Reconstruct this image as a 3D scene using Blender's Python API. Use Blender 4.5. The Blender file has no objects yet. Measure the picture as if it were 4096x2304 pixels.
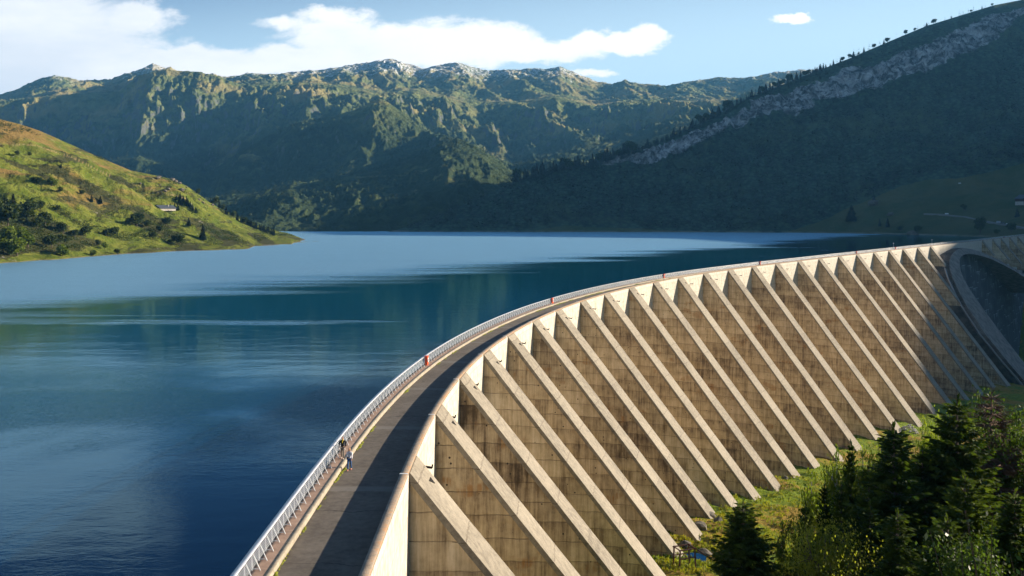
import bpy, bmesh, math, random
import numpy as np
from mathutils import Vector, Matrix
R = math.radians
rng = np.random.RandomState(7)
random.seed(7)

# ------------------------------------------------------------------ camera, sky, sun, exposure
F = 3413.33            # focal length in pixels of the 4096 px wide frame
HZ = 855.0             # image row of the horizon
CH = 19.6              # camera height above the road on the dam
HAZE = 6.0e-5         # density of the valley air
scene = bpy.context.scene
col = scene.collection
cam = bpy.data.cameras.new('camera'); cam_o = bpy.data.objects.new('camera', cam); col.objects.link(cam_o)
cam_o.location = (0, 0, CH); cam_o.rotation_euler = (R(90), 0, 0)
cam.sensor_width = 36; cam.lens = F / 4096 * 36; cam.shift_y = -(1152 - HZ) / 4096
cam.clip_start = 0.5; cam.clip_end = 40000
scene.camera = cam_o
SUN_EL, SUN_AZ = R(18.0), R(15.0)          # azimuth measured from +X towards +Y
sun = bpy.data.lights.new('sun', 'SUN'); sun_o = bpy.data.objects.new('sun', sun); col.objects.link(sun_o)
sun.energy = 5.0; sun.angle = R(0.53); sun.color = (1.0, 0.86, 0.68)
sd = Vector((math.cos(SUN_EL) * math.cos(SUN_AZ), math.cos(SUN_EL) * math.sin(SUN_AZ), math.sin(SUN_EL)))
sun_o.rotation_euler = sd.to_track_quat('Z', 'Y').to_euler()
scene.view_settings.view_transform = 'Standard'; scene.view_settings.look = 'None'
scene.view_settings.exposure = 1.4; scene.view_settings.gamma = 1
scene.render.engine = 'CYCLES'
cy = scene.cycles
cy.max_bounces = 6; cy.diffuse_bounces = 4; cy.glossy_bounces = 3; cy.transmission_bounces = 4; cy.volume_bounces = 0
cy.transparent_max_bounces = 8; cy.sample_clamp_indirect = 6; cy.caustics_reflective = False; cy.caustics_refractive = False
cy.use_denoising = True
cy.use_adaptive_sampling = True; cy.adaptive_threshold = 0.02

# ------------------------------------------------------------------ node helpers
class NT:
    def __init__(s, tree): s.t = tree; s.n = tree.nodes; s.l = tree.links
    def node(s, typ, ins=None, **kw):
        n = s.n.new(typ)
        for k, v in kw.items(): setattr(n, k, v)
        for k, v in (ins or {}).items():
            s.put(n.inputs[k], v)
        return n
    def put(s, sock, v):
        if isinstance(v, bpy.types.NodeSocket): s.l.new(v, sock)
        else:
            if hasattr(sock.default_value, '__len__') and not hasattr(v, '__len__'): v = (v,) * len(sock.default_value)
            if hasattr(v, '__len__') and len(sock.default_value) == 4 and len(v) == 3: v = tuple(v) + (1,)
            sock.default_value = v
    def m(s, op, a, b=0.0, c=None, clamp=False):
        n = s.node('ShaderNodeMath', {0: a, 1: b}, operation=op, use_clamp=clamp)
        if c is not None: s.put(n.inputs[2], c)
        return n.outputs[0]
    def vm(s, op, a, b): return s.node('ShaderNodeVectorMath', {0: a, 1: b}, operation=op).outputs[0]
    def noise(s, vec, scale, detail=3, rough=.55, dist=0.0, out='Fac'):
        return s.node('ShaderNodeTexNoise', {'Vector': vec, 'Scale': scale, 'Detail': detail, 'Roughness': rough, 'Distortion': dist}).outputs[out]
    def ramp(s, fac, stops, interp='LINEAR'):
        n = s.node('ShaderNodeValToRGB', {0: fac}); cr = n.color_ramp; cr.interpolation = interp
        while len(cr.elements) < len(stops): cr.elements.new(.5)
        for e, (p, c) in zip(cr.elements, stops):
            e.position = p; e.color = (c if hasattr(c, '__len__') else (c, c, c)) + (1,) if hasattr(c, '__len__') else (c, c, c, 1)
        return n.outputs[0]
    def sm(s, x, lo, hi, a=0.0, b=1.0):
        return s.node('ShaderNodeMapRange', {'Value': x, 'From Min': lo, 'From Max': hi, 'To Min': a, 'To Max': b}, interpolation_type='SMOOTHSTEP').outputs[0]
    def mix(s, f, a, b, blend='MIX'):
        n = s.node('ShaderNodeMix', data_type='RGBA', blend_type=blend)
        s.put(n.inputs[0], f); s.put(n.inputs[6], a); s.put(n.inputs[7], b)
        return n.outputs[2]
    def sep(s, v):
        n = s.node('ShaderNodeSeparateXYZ', {0: v}); return n.outputs
    def comb(s, x, y, z): return s.node('ShaderNodeCombineXYZ', {0: x, 1: y, 2: z}).outputs[0]
    def scl(s, v, k): return s.vm('MULTIPLY', v, k)
    def bump(s, h, strength=.5, dist=.1, normal=None):
        d = {'Height': h, 'Strength': strength, 'Distance': dist}
        if normal is not None: d['Normal'] = normal
        return s.node('ShaderNodeBump', d).outputs[0]

def material(name):
    m = bpy.data.materials.new(name); m.use_nodes = True
    t = NT(m.node_tree); b = m.node_tree.nodes['Principled BSDF']
    geo = t.node('ShaderNodeNewGeometry')
    return m, t, b, geo
def plain(name, c, rough=.8, metal=0.0, var=.25, scale=3.0, spec=.3):
    m, t, b, g = material(name)
    n = t.noise(g.outputs['Position'], scale, 4)
    cc = t.mix(t.sm(n, .25, .75), tuple(x * (1 - var) for x in c), tuple(min(1, x * (1 + var)) for x in c))
    t.put(b.inputs['Base Color'], cc); b.inputs['Roughness'].default_value = rough; b.inputs['Metallic'].default_value = metal
    b.inputs['Specular IOR Level'].default_value = spec
    return m

# ------------------------------------------------------------------ world: Nishita sky with cloud banks placed by direction
world = bpy.data.worlds.new('World'); scene.world = world; world.use_nodes = True
w = NT(world.node_tree); world.node_tree.nodes.clear()
sky = w.node('ShaderNodeTexSky', sky_type='NISHITA', sun_disc=False, sun_elevation=SUN_EL, sun_rotation=math.pi / 2 - SUN_AZ,
             altitude=2500, air_density=1.0, dust_density=0.8, ozone_density=1.6)
tc = w.node('ShaderNodeTexCoord').outputs['Generated']
X_, Y_, Z_ = w.sep(tc)[:3]
yy = w.m('MAXIMUM', Y_, .05)
U = w.m('DIVIDE', X_, yy); V = w.m('DIVIDE', Z_, yy)
uv = w.comb(U, V, 0.0)
warp = w.node('ShaderNodeTexNoise', {'Vector': w.scl(uv, (7, 11, 1)), 'Scale': 1.0, 'Detail': 7, 'Roughness': .68}).outputs['Color']
uvw = w.vm('ADD', uv, w.scl(w.vm('SUBTRACT', warp, (.5, .5, .5)), (.10, .055, 0)))
Uw, Vw = w.sep(uvw)[:2]
def dsp(x, y): return ((x * 1.59 - 2048) / F, (HZ - y * 1.59) / F)
# cloud bodies: centre x,y and half sizes in units of the photograph's 2576 px width, then weight
CL = [(60, 60, 330, 105, 1.0), (200, 130, 300, 60, .9), (60, -60, 300, 130, 1), (330, 40, 110, 40, .8), (430, 140, 330, 38, 1.0), (700, 150, 300, 34, 1), (40, 200, 260, 60, .9), (210, 160, 430, 70, 1.15), (620, 165, 260, 40, 1.1),
      (860, 100, 170, 62, 1), (1020, 110, 210, 66, 1), (1180, 115, 200, 52, 1), (1370, 125, 160, 36, 1), (1480, 100, 60, 32, 1), (1640, 88, 62, 32, 1), (1560, 110, 90, 26, 1), (850, 40, 110, 26, .6),
      (720, 60, 70, 22, .5), (1985, 50, 50, 15, 1), (1470, 180, 60, 9, .5), (120, -220, 330, 110, 1.0), (-400, 0, 450, 220, 1)]
field = None
for (cx, cyy, rx, ry, wt) in CL:
    cu, cv = dsp(cx, cyy)
    a = w.m('DIVIDE', w.m('SUBTRACT', Uw, cu), rx * 1.59 / F); b_ = w.m('DIVIDE', w.m('SUBTRACT', Vw, cv), ry * 1.59 / F)
    r2 = w.m('ADD', w.m('MULTIPLY', a, a), w.m('MULTIPLY', b_, b_))
    fld = w.m('MULTIPLY', w.m('SUBTRACT', 1.0, r2), wt)
    field = fld if field is None else w.m('SMOOTH_MAX', field, fld, .25)
fb = w.node('ShaderNodeTexNoise', {'Vector': w.scl(uv, (11, 21, 1)), 'Scale': 1.0, 'Detail': 12, 'Roughness': .62, 'Distortion': .35}).outputs['Fac']
fb2 = w.node('ShaderNodeTexNoise', {'Vector': w.vm('ADD', w.scl(uv, (4.0, 13, 1)), (4, 2, 0)), 'Scale': 1.0, 'Detail': 8, 'Roughness': .6}).outputs['Fac']
dens = w.m('ADD', field, w.m('ADD', w.m('MULTIPLY', w.m('SUBTRACT', fb, .5), 2.7), .26))
alpha = w.m('MULTIPLY', w.m('MULTIPLY', w.sm(dens, -.10, .78), .98), w.sm(Y_, .1, .25))
grey = w.sm(w.m('ADD', w.m('MULTIPLY', w.m('SUBTRACT', fb2, .5), 2.2), w.m('MULTIPLY', w.m('ADD', U, .26), -1.7)), -.25, .9)
ccol = w.mix(grey, (1.0, .98, .95), (.72, .755, .81))
cloud = w.node('ShaderNodeBackground', {'Color': ccol, 'Strength': .52})
# pale veil of thin high cloud and valley haze low in the sky
veil = w.m('MULTIPLY', w.sm(w.m('ADD', V, w.m('MULTIPLY', U, -.10)), .37, .15), w.m('MULTIPLY', w.sm(Y_, -.1, .5), .84))
skyc = w.mix(veil, w.mix(1.0, sky.outputs[0], (.048, .051, .053), 'MULTIPLY'), (.30, .40, .46))
bg = w.node('ShaderNodeBackground', {'Color': skyc, 'Strength': 1.0})
mx = w.node('ShaderNodeMixShader', {0: alpha, 1: bg.outputs[0], 2: cloud.outputs[0]})
wo = w.node('ShaderNodeOutputWorld'); w.l.new(mx.outputs[0], wo.inputs[0])
world.cycles.sampling_method = 'MANUAL'; world.cycles.sample_map_resolution = 512

# ------------------------------------------------------------------ object helpers
def link(o, parent=None):
    col.objects.link(o)
    if parent is not None: o.parent = parent
    return o
def tag(o, label=None, cat=None, group=None, kind=None):
    if label: o['label'] = label
    if cat: o['category'] = cat
    if group: o['group'] = group
    if kind: o['kind'] = kind
    return o
def empty(name, loc=(0, 0, 0), rz=0.0):
    o = bpy.data.objects.new(name, None); o.location = loc; o.rotation_euler = (0, 0, rz); o.empty_display_size = .5
    return link(o)
def meshobj(name, verts, faces, mat, parent=None, smooth=False, mats=None, matidx=None):
    me = bpy.data.meshes.new(name)
    v = np.asarray(verts, dtype=np.float32).reshape(-1, 3)
    if isinstance(faces, np.ndarray):
        k = faces.shape[1]; nf = len(faces)
        me.vertices.add(len(v)); me.vertices.foreach_set('co', v.ravel())
        me.loops.add(nf * k); me.loops.foreach_set('vertex_index', faces.astype(np.int32).ravel())
        me.polygons.add(nf); me.polygons.foreach_set('loop_start', np.arange(nf, dtype=np.int32) * k)
        me.polygons.foreach_set('loop_total', np.full(nf, k, dtype=np.int32))
        me.update(calc_edges=True)
    else:
        me.from_pydata([tuple(map(float, p)) for p in v], [], faces); me.update()
    for mm in (mats or [mat]): me.materials.append(mm)
    if matidx is not None: me.polygons.foreach_set('material_index', np.asarray(matidx, dtype=np.int32))
    if smooth: me.polygons.foreach_set('use_smooth', np.ones(len(me.polygons), dtype=bool))
    me.validate(); me.update()
    return link(bpy.data.objects.new(name, me), parent)
class MB:
    """collects boxes, bars and prisms into one mesh"""
    def __init__(s): s.v = []; s.f = []
    def poly(s, pts, faces):
        n = len(s.v); s.v += [tuple(p) for p in pts]; s.f += [[i + n for i in fc] for fc in faces]; return s
    def hexa(s, p):  # 8 points: bottom 4 (ccw), top 4
        return s.poly(p, [(3, 2, 1, 0), (4, 5, 6, 7), (0, 1, 5, 4), (1, 2, 6, 5), (2, 3, 7, 6), (3, 0, 4, 7)])
    def box(s, c, d, rz=0.0):
        cx, cy_, cz = c; dx, dy, dz = d[0] / 2, d[1] / 2, d[2] / 2; ca, sa = math.cos(rz), math.sin(rz)
        P = []
        for z in (-dz, dz):
            for (x, y) in ((-dx, -dy), (dx, -dy), (dx, dy), (-dx, dy)):
                P.append((cx + x * ca - y * sa, cy_ + x * sa + y * ca, cz + z))
        return s.hexa(P)
    def bar(s, a, b, w1, w2=None, up=(0, 0, 1)):
        a, b = Vector(a), Vector(b); w2 = w2 or w1
        d = (b - a).normalized(); u = Vector(up)
        if abs(d.dot(u)) > .95: u = Vector((1, 0, 0))
        x = d.cross(u).normalized() * w1 / 2; y = x.cross(d).normalized() * w2 / 2
        P = [a - x - y, a + x - y, a + x + y, a - x + y, b - x - y, b + x - y, b + x + y, b - x + y]
        return s.hexa(P)
    def tube(s, pts, rad, n=6):
        pts = [Vector(p) for p in pts]; rings = []
        base = len(s.v)
        for i, p in enumerate(pts):
            d = (pts[min(i + 1, len(pts) - 1)] - pts[max(i - 1, 0)]).normalized()
            u = Vector((0, 0, 1)) if abs(d.z) < .9 else Vector((1, 0, 0))
            x = d.cross(u).normalized(); y = x.cross(d).normalized(); r = rad[i] if hasattr(rad, '__len__') else rad
            for k in range(n):
                a = 2 * math.pi * k / n; s.v.append(tuple(p + (x * math.cos(a) + y * math.sin(a)) * r))
        for i in range(len(pts) - 1):
            for k in range(n):
                a, b = base + i * n + k, base + i * n + (k + 1) % n
                s.f.append([a, b, b + n, a + n])
        s.f.append([base + k for k in range(n)][::-1]); s.f.append([base + (len(pts) - 1) * n + k for k in range(n)])
        return s
    def lathe(s, c, prof, n=12):
        base = len(s.v)
        for (r, z) in prof:
            for k in range(n):
                a = 2 * math.pi * k / n; s.v.append((c[0] + r * math.cos(a), c[1] + r * math.sin(a), c[2] + z))
        for i in range(len(prof) - 1):
            for k in range(n):
                a, b = base + i * n + k, base + i * n + (k + 1) % n
                s.f.append([a, b, b + n, a + n])
        s.f.append([base + k for k in range(n)][::-1]); s.f.append([base + (len(prof) - 1) * n + k for k in range(n)])
        return s
    def build(s, name, mat, parent=None, smooth=False): return meshobj(name, s.v, s.f, mat, parent, smooth)
def copy_tree(o, parent=None):
    c = o.copy(); col.objects.link(c)
    if parent is not None: c.parent = parent
    for ch in list(o.children): copy_tree(ch, c)
    return c

# ------------------------------------------------------------------ numpy noise
_perm = np.random.RandomState(3).permutation(65536)
def _h(ix, iy):
    return _perm[(_perm[ix & 65535] + iy) & 65535] / 65536.0 * 2 * np.pi
def pn(x, y):
    x = np.asarray(x, float); y = np.asarray(y, float)
    ix = np.floor(x).astype(np.int64); iy = np.floor(y).astype(np.int64); fx = x - ix; fy = y - iy
    def g(i, j):
        a = _h(ix + i, iy + j); return np.cos(a) * (fx - i) + np.sin(a) * (fy - j)
    u = fx * fx * fx * (fx * (fx * 6 - 15) + 10); v = fy * fy * fy * (fy * (fy * 6 - 15) + 10)
    return ((g(0, 0) * (1 - u) + g(1, 0) * u) * (1 - v) + (g(0, 1) * (1 - u) + g(1, 1) * u) * v) * 1.5
def fbm(x, y, o=5, gain=.5, lac=2.03):
    s = 0; a = 1; t = 0
    for i in range(o):
        s = s + a * pn(x + i * 17.3, y - i * 9.1); t += a; a *= gain; x = x * lac; y = y * lac
    return s / t
def ridged(x, y, o=5, gain=.55, lac=2.07):
    s = 0; a = 1; t = 0; wgt = 1
    for i in range(o):
        n = (1 - np.abs(pn(x + i * 31.7, y + i * 5.3))) ** 2
        s = s + a * n * wgt; wgt = np.clip(n * 1.3, 0, 1); t += a; a *= gain; x = x * lac; y = y * lac
    return s / t
def interp(xs, pts):
    pts = sorted(pts); return np.interp(xs, [p[0] for p in pts], [p[1] for p in pts])
def pix(x, y, z): return 2048 + F * x / y, HZ + F * (CH - z) / y
# ------------------------------------------------------------------ terrain materials
def attr(t, name): return t.node('ShaderNodeAttribute', attribute_name=name).outputs['Fac']
def mat_mountain():
    m, t, b, g = material('alpine_slope')
    P = g.outputs['Position']; z = t.sep(P)[2]; nz = t.sep(g.outputs['Normal'])[2]
    n1 = t.noise(P, .004, 6, .6); n2 = t.noise(P, .02, 6, .65); n3 = t.noise(P, .09, 4, .6)
    green = t.mix(t.sm(n2, .35, .65), (.062, .088, .030), (.175, .195, .066))
    grass = t.mix(t.sm(t.m('ADD', n1, t.m('MULTIPLY', z, .00022)), .58, .74), green, (.28, .235, .09))
    forest = t.mix(n3, (.014, .028, .014), (.060, .088, .032))
    fm = t.m('MULTIPLY', t.sm(t.m('ADD', z, t.m('MULTIPLY', t.m('SUBTRACT', n1, .5), 500)), 430, 180), t.sm(n2, .34, .50))
    c = t.mix(fm, grass, forest)
    rockn = t.m('ADD', nz, t.m('MULTIPLY', t.m('SUBTRACT', n2, .5), .55))
    rk = t.m('MULTIPLY', t.m('MULTIPLY', t.sm(rockn, .60, .44), t.sm(z, 60, 260)), .85)
    rock = t.mix(n3, (.06, .062, .062), (.17, .175, .165))
    c = t.mix(rk, c, rock)
    sn = t.m('MULTIPLY', t.sm(t.m('ADD', z, t.m('MULTIPLY', t.m('SUBTRACT', n2, .5), 520)), 740, 860), t.sm(n3, .45, .58))
    c = t.mix(sn, c, (.72, .75, .8))
    t.put(b.inputs['Base Color'], c); b.inputs['Roughness'].default_value = .95; b.inputs['Specular IOR Level'].default_value = .1
    h = t.m('ADD', t.m('MULTIPLY', t.noise(P, .035, 8, .74), 1.0), t.m('MULTIPLY', n3, .35))
    t.put(b.inputs['Normal'], t.bump(h, 1.0, 15.0))
    return m
def mat_right():
    m, t, b, g = material('shaded_forest_slope')
    P = g.outputs['Position']
    n1 = t.noise(P, .012, 6, .6); n2 = t.noise(P, .07, 5, .65)
    v = t.node('ShaderNodeTexVoronoi', {'Vector': P, 'Scale': .13}).outputs['Distance']
    n0 = t.noise(P, .006, 5, .65)
    forest = t.mix(t.sm(v, .1, .8), (.070, .118, .070), (.030, .055, .036)); forest = t.mix(t.m('MULTIPLY', t.sm(n0, .50, .62), .6), forest, (.095, .125, .060))
    meadow = t.mix(t.sm(n1, .3, .7), (.060, .088, .030), (.13, .125, .050))
    me_ = t.sm(t.m('ADD', attr(t, 'meadow'), t.m('MULTIPLY', t.m('SUBTRACT', n2, .5), .9)), .4, .6)
    c = t.mix(me_, forest, meadow)
    s = t.noise(t.scl(P, (.05, .05, .03)), 1.0, 9, .72, 1.0)
    rock = t.ramp(s, [(.34, (.02, .026, .024)), (.44, (.09, .092, .09)), (.53, (.32, .315, .305)), (.66, (.60, .59, .57))])
    rk = t.sm(t.m('ADD', attr(t, 'rock'), t.m('MULTIPLY', t.m('SUBTRACT', n1, .5), 2.0)), .44, .56)
    c = t.mix(rk, c, rock)
    sh = t.m('MULTIPLY', attr(t, 'shore'), t.sm(n2, .3, .6))
    c = t.mix(sh, c, (.30, .27, .22))
    t.put(b.inputs['Base Color'], c); b.inputs['Roughness'].default_value = .95; b.inputs['Specular IOR Level'].default_value = .1
    t.put(b.inputs['Normal'], t.bump(t.m('ADD', s, t.m('MULTIPLY', n2, .4)), 1.0, 6.0))
    return m
def mat_left():
    m, t, b, g = material('pasture')
    P = g.outputs['Position']; z = t.sep(P)[2]; nz = t.sep(g.outputs['Normal'])[2]
    n1 = t.noise(t.scl(P, (.013, .008, .03)), 1.0, 6, .62, .6); n2 = t.noise(P, .09, 6, .7); n3 = t.noise(P, .5, 3, .6)
    green = t.mix(t.sm(n2, .35, .7), (.075, .105, .010), (.165, .175, .030))
    och = t.mix(n2, (.13, .088, .024), (.25, .165, .055))
    c = t.mix(t.sm(t.m('ADD', n1, t.m('MULTIPLY', t.m('SUBTRACT', z, 45), .0022)), .50, .64), green, och)
    n4 = t.noise(t.vm('ADD', t.scl(P, (.022, .012, .05)), (7, 3, 1)), 1.0, 7, .68, .8)
    scrub = t.m('MULTIPLY', t.sm(t.m('ADD', n4, t.m('MULTIPLY', attr(t, 'scrub'), .24)), .545, .60), .95)
    c = t.mix(scrub, c, t.mix(n3, (.020, .027, .010), (.075, .070, .024)))
    tuft = t.sm(t.noise(P, .35, 4, .7), .57, .66)
    c = t.mix(t.m('MULTIPLY', tuft, .75), c, (.035, .045, .014))
    c = t.mix(t.m('MULTIPLY', t.sm(t.noise(t.vm('ADD', P, (50, 9, 3)), .16, 5, .75), .64, .68), .8), c, (.27, .25, .22))
    path = t.m('MULTIPLY', attr(t, 'path'), 1.0)
    c = t.mix(path, c, (.36, .26, .14))
    c = t.mix(t.sm(t.m('ADD', z, t.m('MULTIPLY', n3, 1.4)), -7.7, -8.5), c, (.20, .16, .11))
    t.put(b.inputs['Base Color'], c); b.inputs['Roughness'].default_value = .95; b.inputs['Specular IOR Level'].default_value = .1
    t.put(b.inputs['Normal'], t.bump(t.m('ADD', n2, t.m('MULTIPLY', t.noise(P, .35, 4, .7), .5)), .9, 2.6))
    return m
def mat_meadow():
    m, t, b, g = material('meadow_grass')
    P = g.outputs['Position']; nz = t.sep(g.outputs['Normal'])[2]
    n1 = t.noise(t.scl(P, (.05, .05, .1)), 1.0, 5, .6, .5); n2 = t.noise(P, .6, 6, .7); n3 = t.noise(P, 3.0, 3, .7)
    green = t.mix(t.sm(n2, .35, .65), (.085, .13, .008), (.20, .26, .018))
    och = t.mix(n2, (.20, .13, .022), (.36, .25, .05))
    c = t.mix(t.sm(t.m('ADD', n1, t.m('MULTIPLY', t.m('SUBTRACT', n2, .5), .5)), .47, .60), green, och)
    c = t.mix(t.m('MULTIPLY', t.sm(n3, .55, .7), .6), c, (.035, .05, .01))
    rock = t.mix(n2, (.07, .06, .05), (.22, .20, .18))
    c = t.mix(t.sm(t.m('ADD', nz, t.m('MULTIPLY', t.m('SUBTRACT', n2, .5), .3)), .74, .66), c, rock)
    t.put(b.inputs['Base Color'], c); b.inputs['Roughness'].default_value = .95; b.inputs['Specular IOR Level'].default_value = .1
    t.put(b.inputs['Normal'], t.bump(t.m('ADD', n2, t.m('MULTIPLY', n3, .5)), 1.0, .8))
    return m

def gridfaces(nr, nc):
    i = np.arange(nr - 1)[:, None] * nc + np.arange(nc - 1)[None, :]
    i = i.ravel(); return np.stack([i, i + 1, i + nc + 1, i + nc], 1)
def setattr_f(o, name, arr):
    a = o.data.attributes.new(name, 'FLOAT', 'POINT'); a.data.foreach_set('value', np.asarray(arr, dtype=np.float32).ravel())
class Terrain:
    """sheet with one column per bearing (X/Y) and rows running away from the camera"""
    def __init__(s, name, X, Y, Z, mat, attrs=None, label=None):
        s.X, s.Y, s.Z = X, Y, Z
        nr, nc = X.shape
        s.o = meshobj(name, np.stack([X, Y, Z], -1).reshape(-1, 3), gridfaces(nr, nc), mat, smooth=True)
        tag(s.o, kind='structure')
        for k, a in (attrs or {}).items(): setattr_f(s.o, k, a)
        s.px = 2048 + F * X[0] / Y[0]; s.py = HZ + F * (CH - Z) / Y
    def at(s, px, py):
        j = int(np.argmin(np.abs(s.px - px))); c = s.py[:, j]
        k = np.where(c <= py)[0]; i = int(k[0]) if len(k) else len(c) - 1
        if i == 0: return s.X[0, j], s.Y[0, j], s.Z[0, j]
        a = (c[i - 1] - py) / (c[i - 1] - c[i] + 1e-9); a = min(max(a, 0), 1)
        return tuple(q[i - 1, j] * (1 - a) + q[i, j] * a for q in (s.X, s.Y, s.Z))
def zrow(y, D): return CH + (HZ - np.asarray(y) * 1.59) * D / F

# ------------------------------------------------------------------ far mountains: five crests one behind the other
def far_mountains():
    xd = np.linspace(-330, 2300, 1300); u = (xd * 1.59 - 2048) / F
    L = [  # (x, y) profile in units of the picture width / 2576, (x, depth)
        ([(-300, 612), (2600, 612)], [(0, 1230)]),
        ([(-300, 588.6), (2600, 588.6)], [(0, 1347)]),
        ([(-300, 560), (0, 560), (400, 525), (590, 492), (700, 476), (800, 455), (900, 440), (1000, 425), (1060, 398), (1110, 360), (1150, 346), (1200, 371), (1245, 405), (1290, 437), (1400, 448), (1600, 470), (2600, 500)], [(0, 1880), (1000, 1850), (1150, 1920), (1290, 1800), (1600, 1720)]),
        ([(-300, 562), (0, 562), (400, 527), (590, 494), (700, 479), (800, 459), (900, 446), (1000, 433), (1060, 410), (1110, 378), (1150, 366), (1200, 385), (1245, 412), (1290, 437), (1400, 440), (1600, 460), (2600, 480)], [(0, 2150), (1150, 2120)]),
        ([(-300, 450), (0, 440), (350, 400), (450, 430), (520, 440), (600, 385), (700, 330), (760, 308), (820, 296), (880, 283), (915, 268), (935, 255), (955, 248), (975, 256), (1010, 281), (1060, 324), (1130, 347), (1180, 378), (1240, 402), (1290, 424), (1400, 405), (1500, 390), (1600, 372), (1700, 330), (1800, 300), (2000, 262), (2600, 200)], [(0, 2700), (500, 2500), (955, 2650), (1300, 2450), (2000, 2700)]),
        ([(-300, 452), (0, 442), (350, 402), (450, 432), (520, 442), (600, 390), (700, 340), (760, 322), (880, 303), (955, 285), (1010, 300), (1060, 335), (1130, 360), (1180, 383), (1240, 402), (1290, 415), (1400, 385), (1500, 366), (1600, 350), (1700, 312), (1800, 290), (2000, 255), (2600, 190)], [(0, 3000), (955, 2950), (1300, 2750), (2000, 2950)]),
        ([(-300, 262), (0, 254), (60, 249), (110, 244), (145, 240), (200, 234), (260, 236), (300, 229), (325, 210), (350, 190), (385, 182), (420, 175), (460, 179), (500, 181), (560, 196), (600, 214), (700, 216), (800, 213), (900, 226), (960, 240), (1050, 233), (1120, 250), (1200, 264), (1300, 262), (1350, 252), (1400, 246), (1500, 268), (1600, 256), (1700, 262), (1800, 262), (1900, 252), (2050, 232), (2600, 190)], [(0, 3500), (800, 3650), (1400, 3600), (2600, 3600)]),
        ([(-300, 266), (0, 258), (145, 244), (200, 238), (300, 234), (350, 205), (420, 190), (500, 192), (600, 215), (700, 214), (800, 210), (900, 222), (960, 234), (1050, 228), (1120, 243), (1200, 256), (1300, 255), (1400, 242), (1500, 262), (1600, 252), (1800, 255), (1900, 246), (2050, 228), (2600, 185)], [(0, 3850)]),
        ([(-300, 262), (0, 240), (40, 226), (80, 206), (110, 195), (135, 190), (160, 192), (200, 203), (240, 200), (280, 200), (310, 186), (345, 178), (385, 160), (430, 178), (480, 190), (560, 194), (640, 185), (700, 188), (760, 180), (800, 177), (840, 172), (870, 165), (930, 156), (980, 147), (1010, 155), (1065, 173), (1100, 165), (1130, 159), (1150, 157), (1190, 169), (1230, 178), (1270, 175), (1300, 176), (1330, 172), (1370, 173), (1410, 167), (1450, 184), (1500, 204), (1540, 213), (1570, 202), (1600, 209), (1640, 212), (1680, 218), (1720, 207), (1760, 201), (1810, 194), (1870, 197), (1950, 181), (2050, 175), (2600, 160)], [(0, 4700), (400, 4900), (1000, 5100), (1600, 4800), (2300, 4700)]),
        ([(-300, 420), (2600, 420)], [(0, 6600)]),
    ]
    n_rows = [4, 80, 22, 90, 18, 95, 16, 75, 14]
    env_a = [0, 20, 14, 34, 12, 66, 8, 36, 0]
    Xs, Ys, Zs, AM = [], [], [], []
    prof = [(zrow(interp(xd, p), interp(xd, d)), interp(xd, d)) for p, d in L]
    for i in range(len(L) - 1):
        z0, d0 = prof[i]; z1, d1 = prof[i + 1]
        for k in range(n_rows[i]):
            v = k / n_rows[i]
            D = d0 + (d1 - d0) * v; e = v if i in (2, 4, 6) else v ** (1.12 if i in (1, 3, 5, 7) else 1)
            Xs.append(u * D); Ys.append(D); Zs.append(z0 + (z1 - z0) * e)
            AM.append(np.full(len(u), env_a[i] * (math.sin(math.pi * min(v * 1.0, 1)) ** .7 * .9 + .05)))
    z1, d1 = prof[-1]; Xs.append(u * d1); Ys.append(d1); Zs.append(z1); AM.append(0 * u)
    X = np.array(Xs); Y = np.array(Ys); Z = np.array(Zs); A = np.array(AM)
    wx = X + .22 * (Y - 2500) + 60 * fbm(X / 300, Y / 300, 3); wy = Y + 60 * fbm(X / 280 + 9, Y / 280, 3)
    n = .60 * ridged(wx / 250, wy / 1250, 3, .5) + .40 * ridged(wx / 125 + 7, wy / 310, 7, .6) - .50
    n2 = ridged(wx / 60 + 4, wy / 120, 5, .6) - .5
    Z = Z + A * n * 2.6 + A * .45 * n2 + np.minimum(A, 9) * .8 * fbm(X / 26, Y / 26, 3)
    crest = np.clip(Y - 3300, 0, 1) * 0
    Z = Z + np.where(Y > 4300, 9, np.where(Y > 3200, 7, 0)) * (ridged(wx / 60, wy / 60, 4) - .5)
    # tree canopy roughness below the tree line
    tree = np.clip((430 + 260 * fbm(X / 400, Y / 400 + 3, 3) - Z) / 120, 0, 1) * np.clip(fbm(X / 70 + 2, Y / 110, 4) * 3.5 + .55, 0, 1)
    Z = Z + tree * 10 * (ridged(X / 17, Y / 22, 2) - .35) * (Y > 1360) * np.clip((Z + 5) / 20, 0, 1)
    Z[0:2] = -30
    return Terrain('hills', X, Y, Z, mat_mountain())
T_far = far_mountains()

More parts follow.
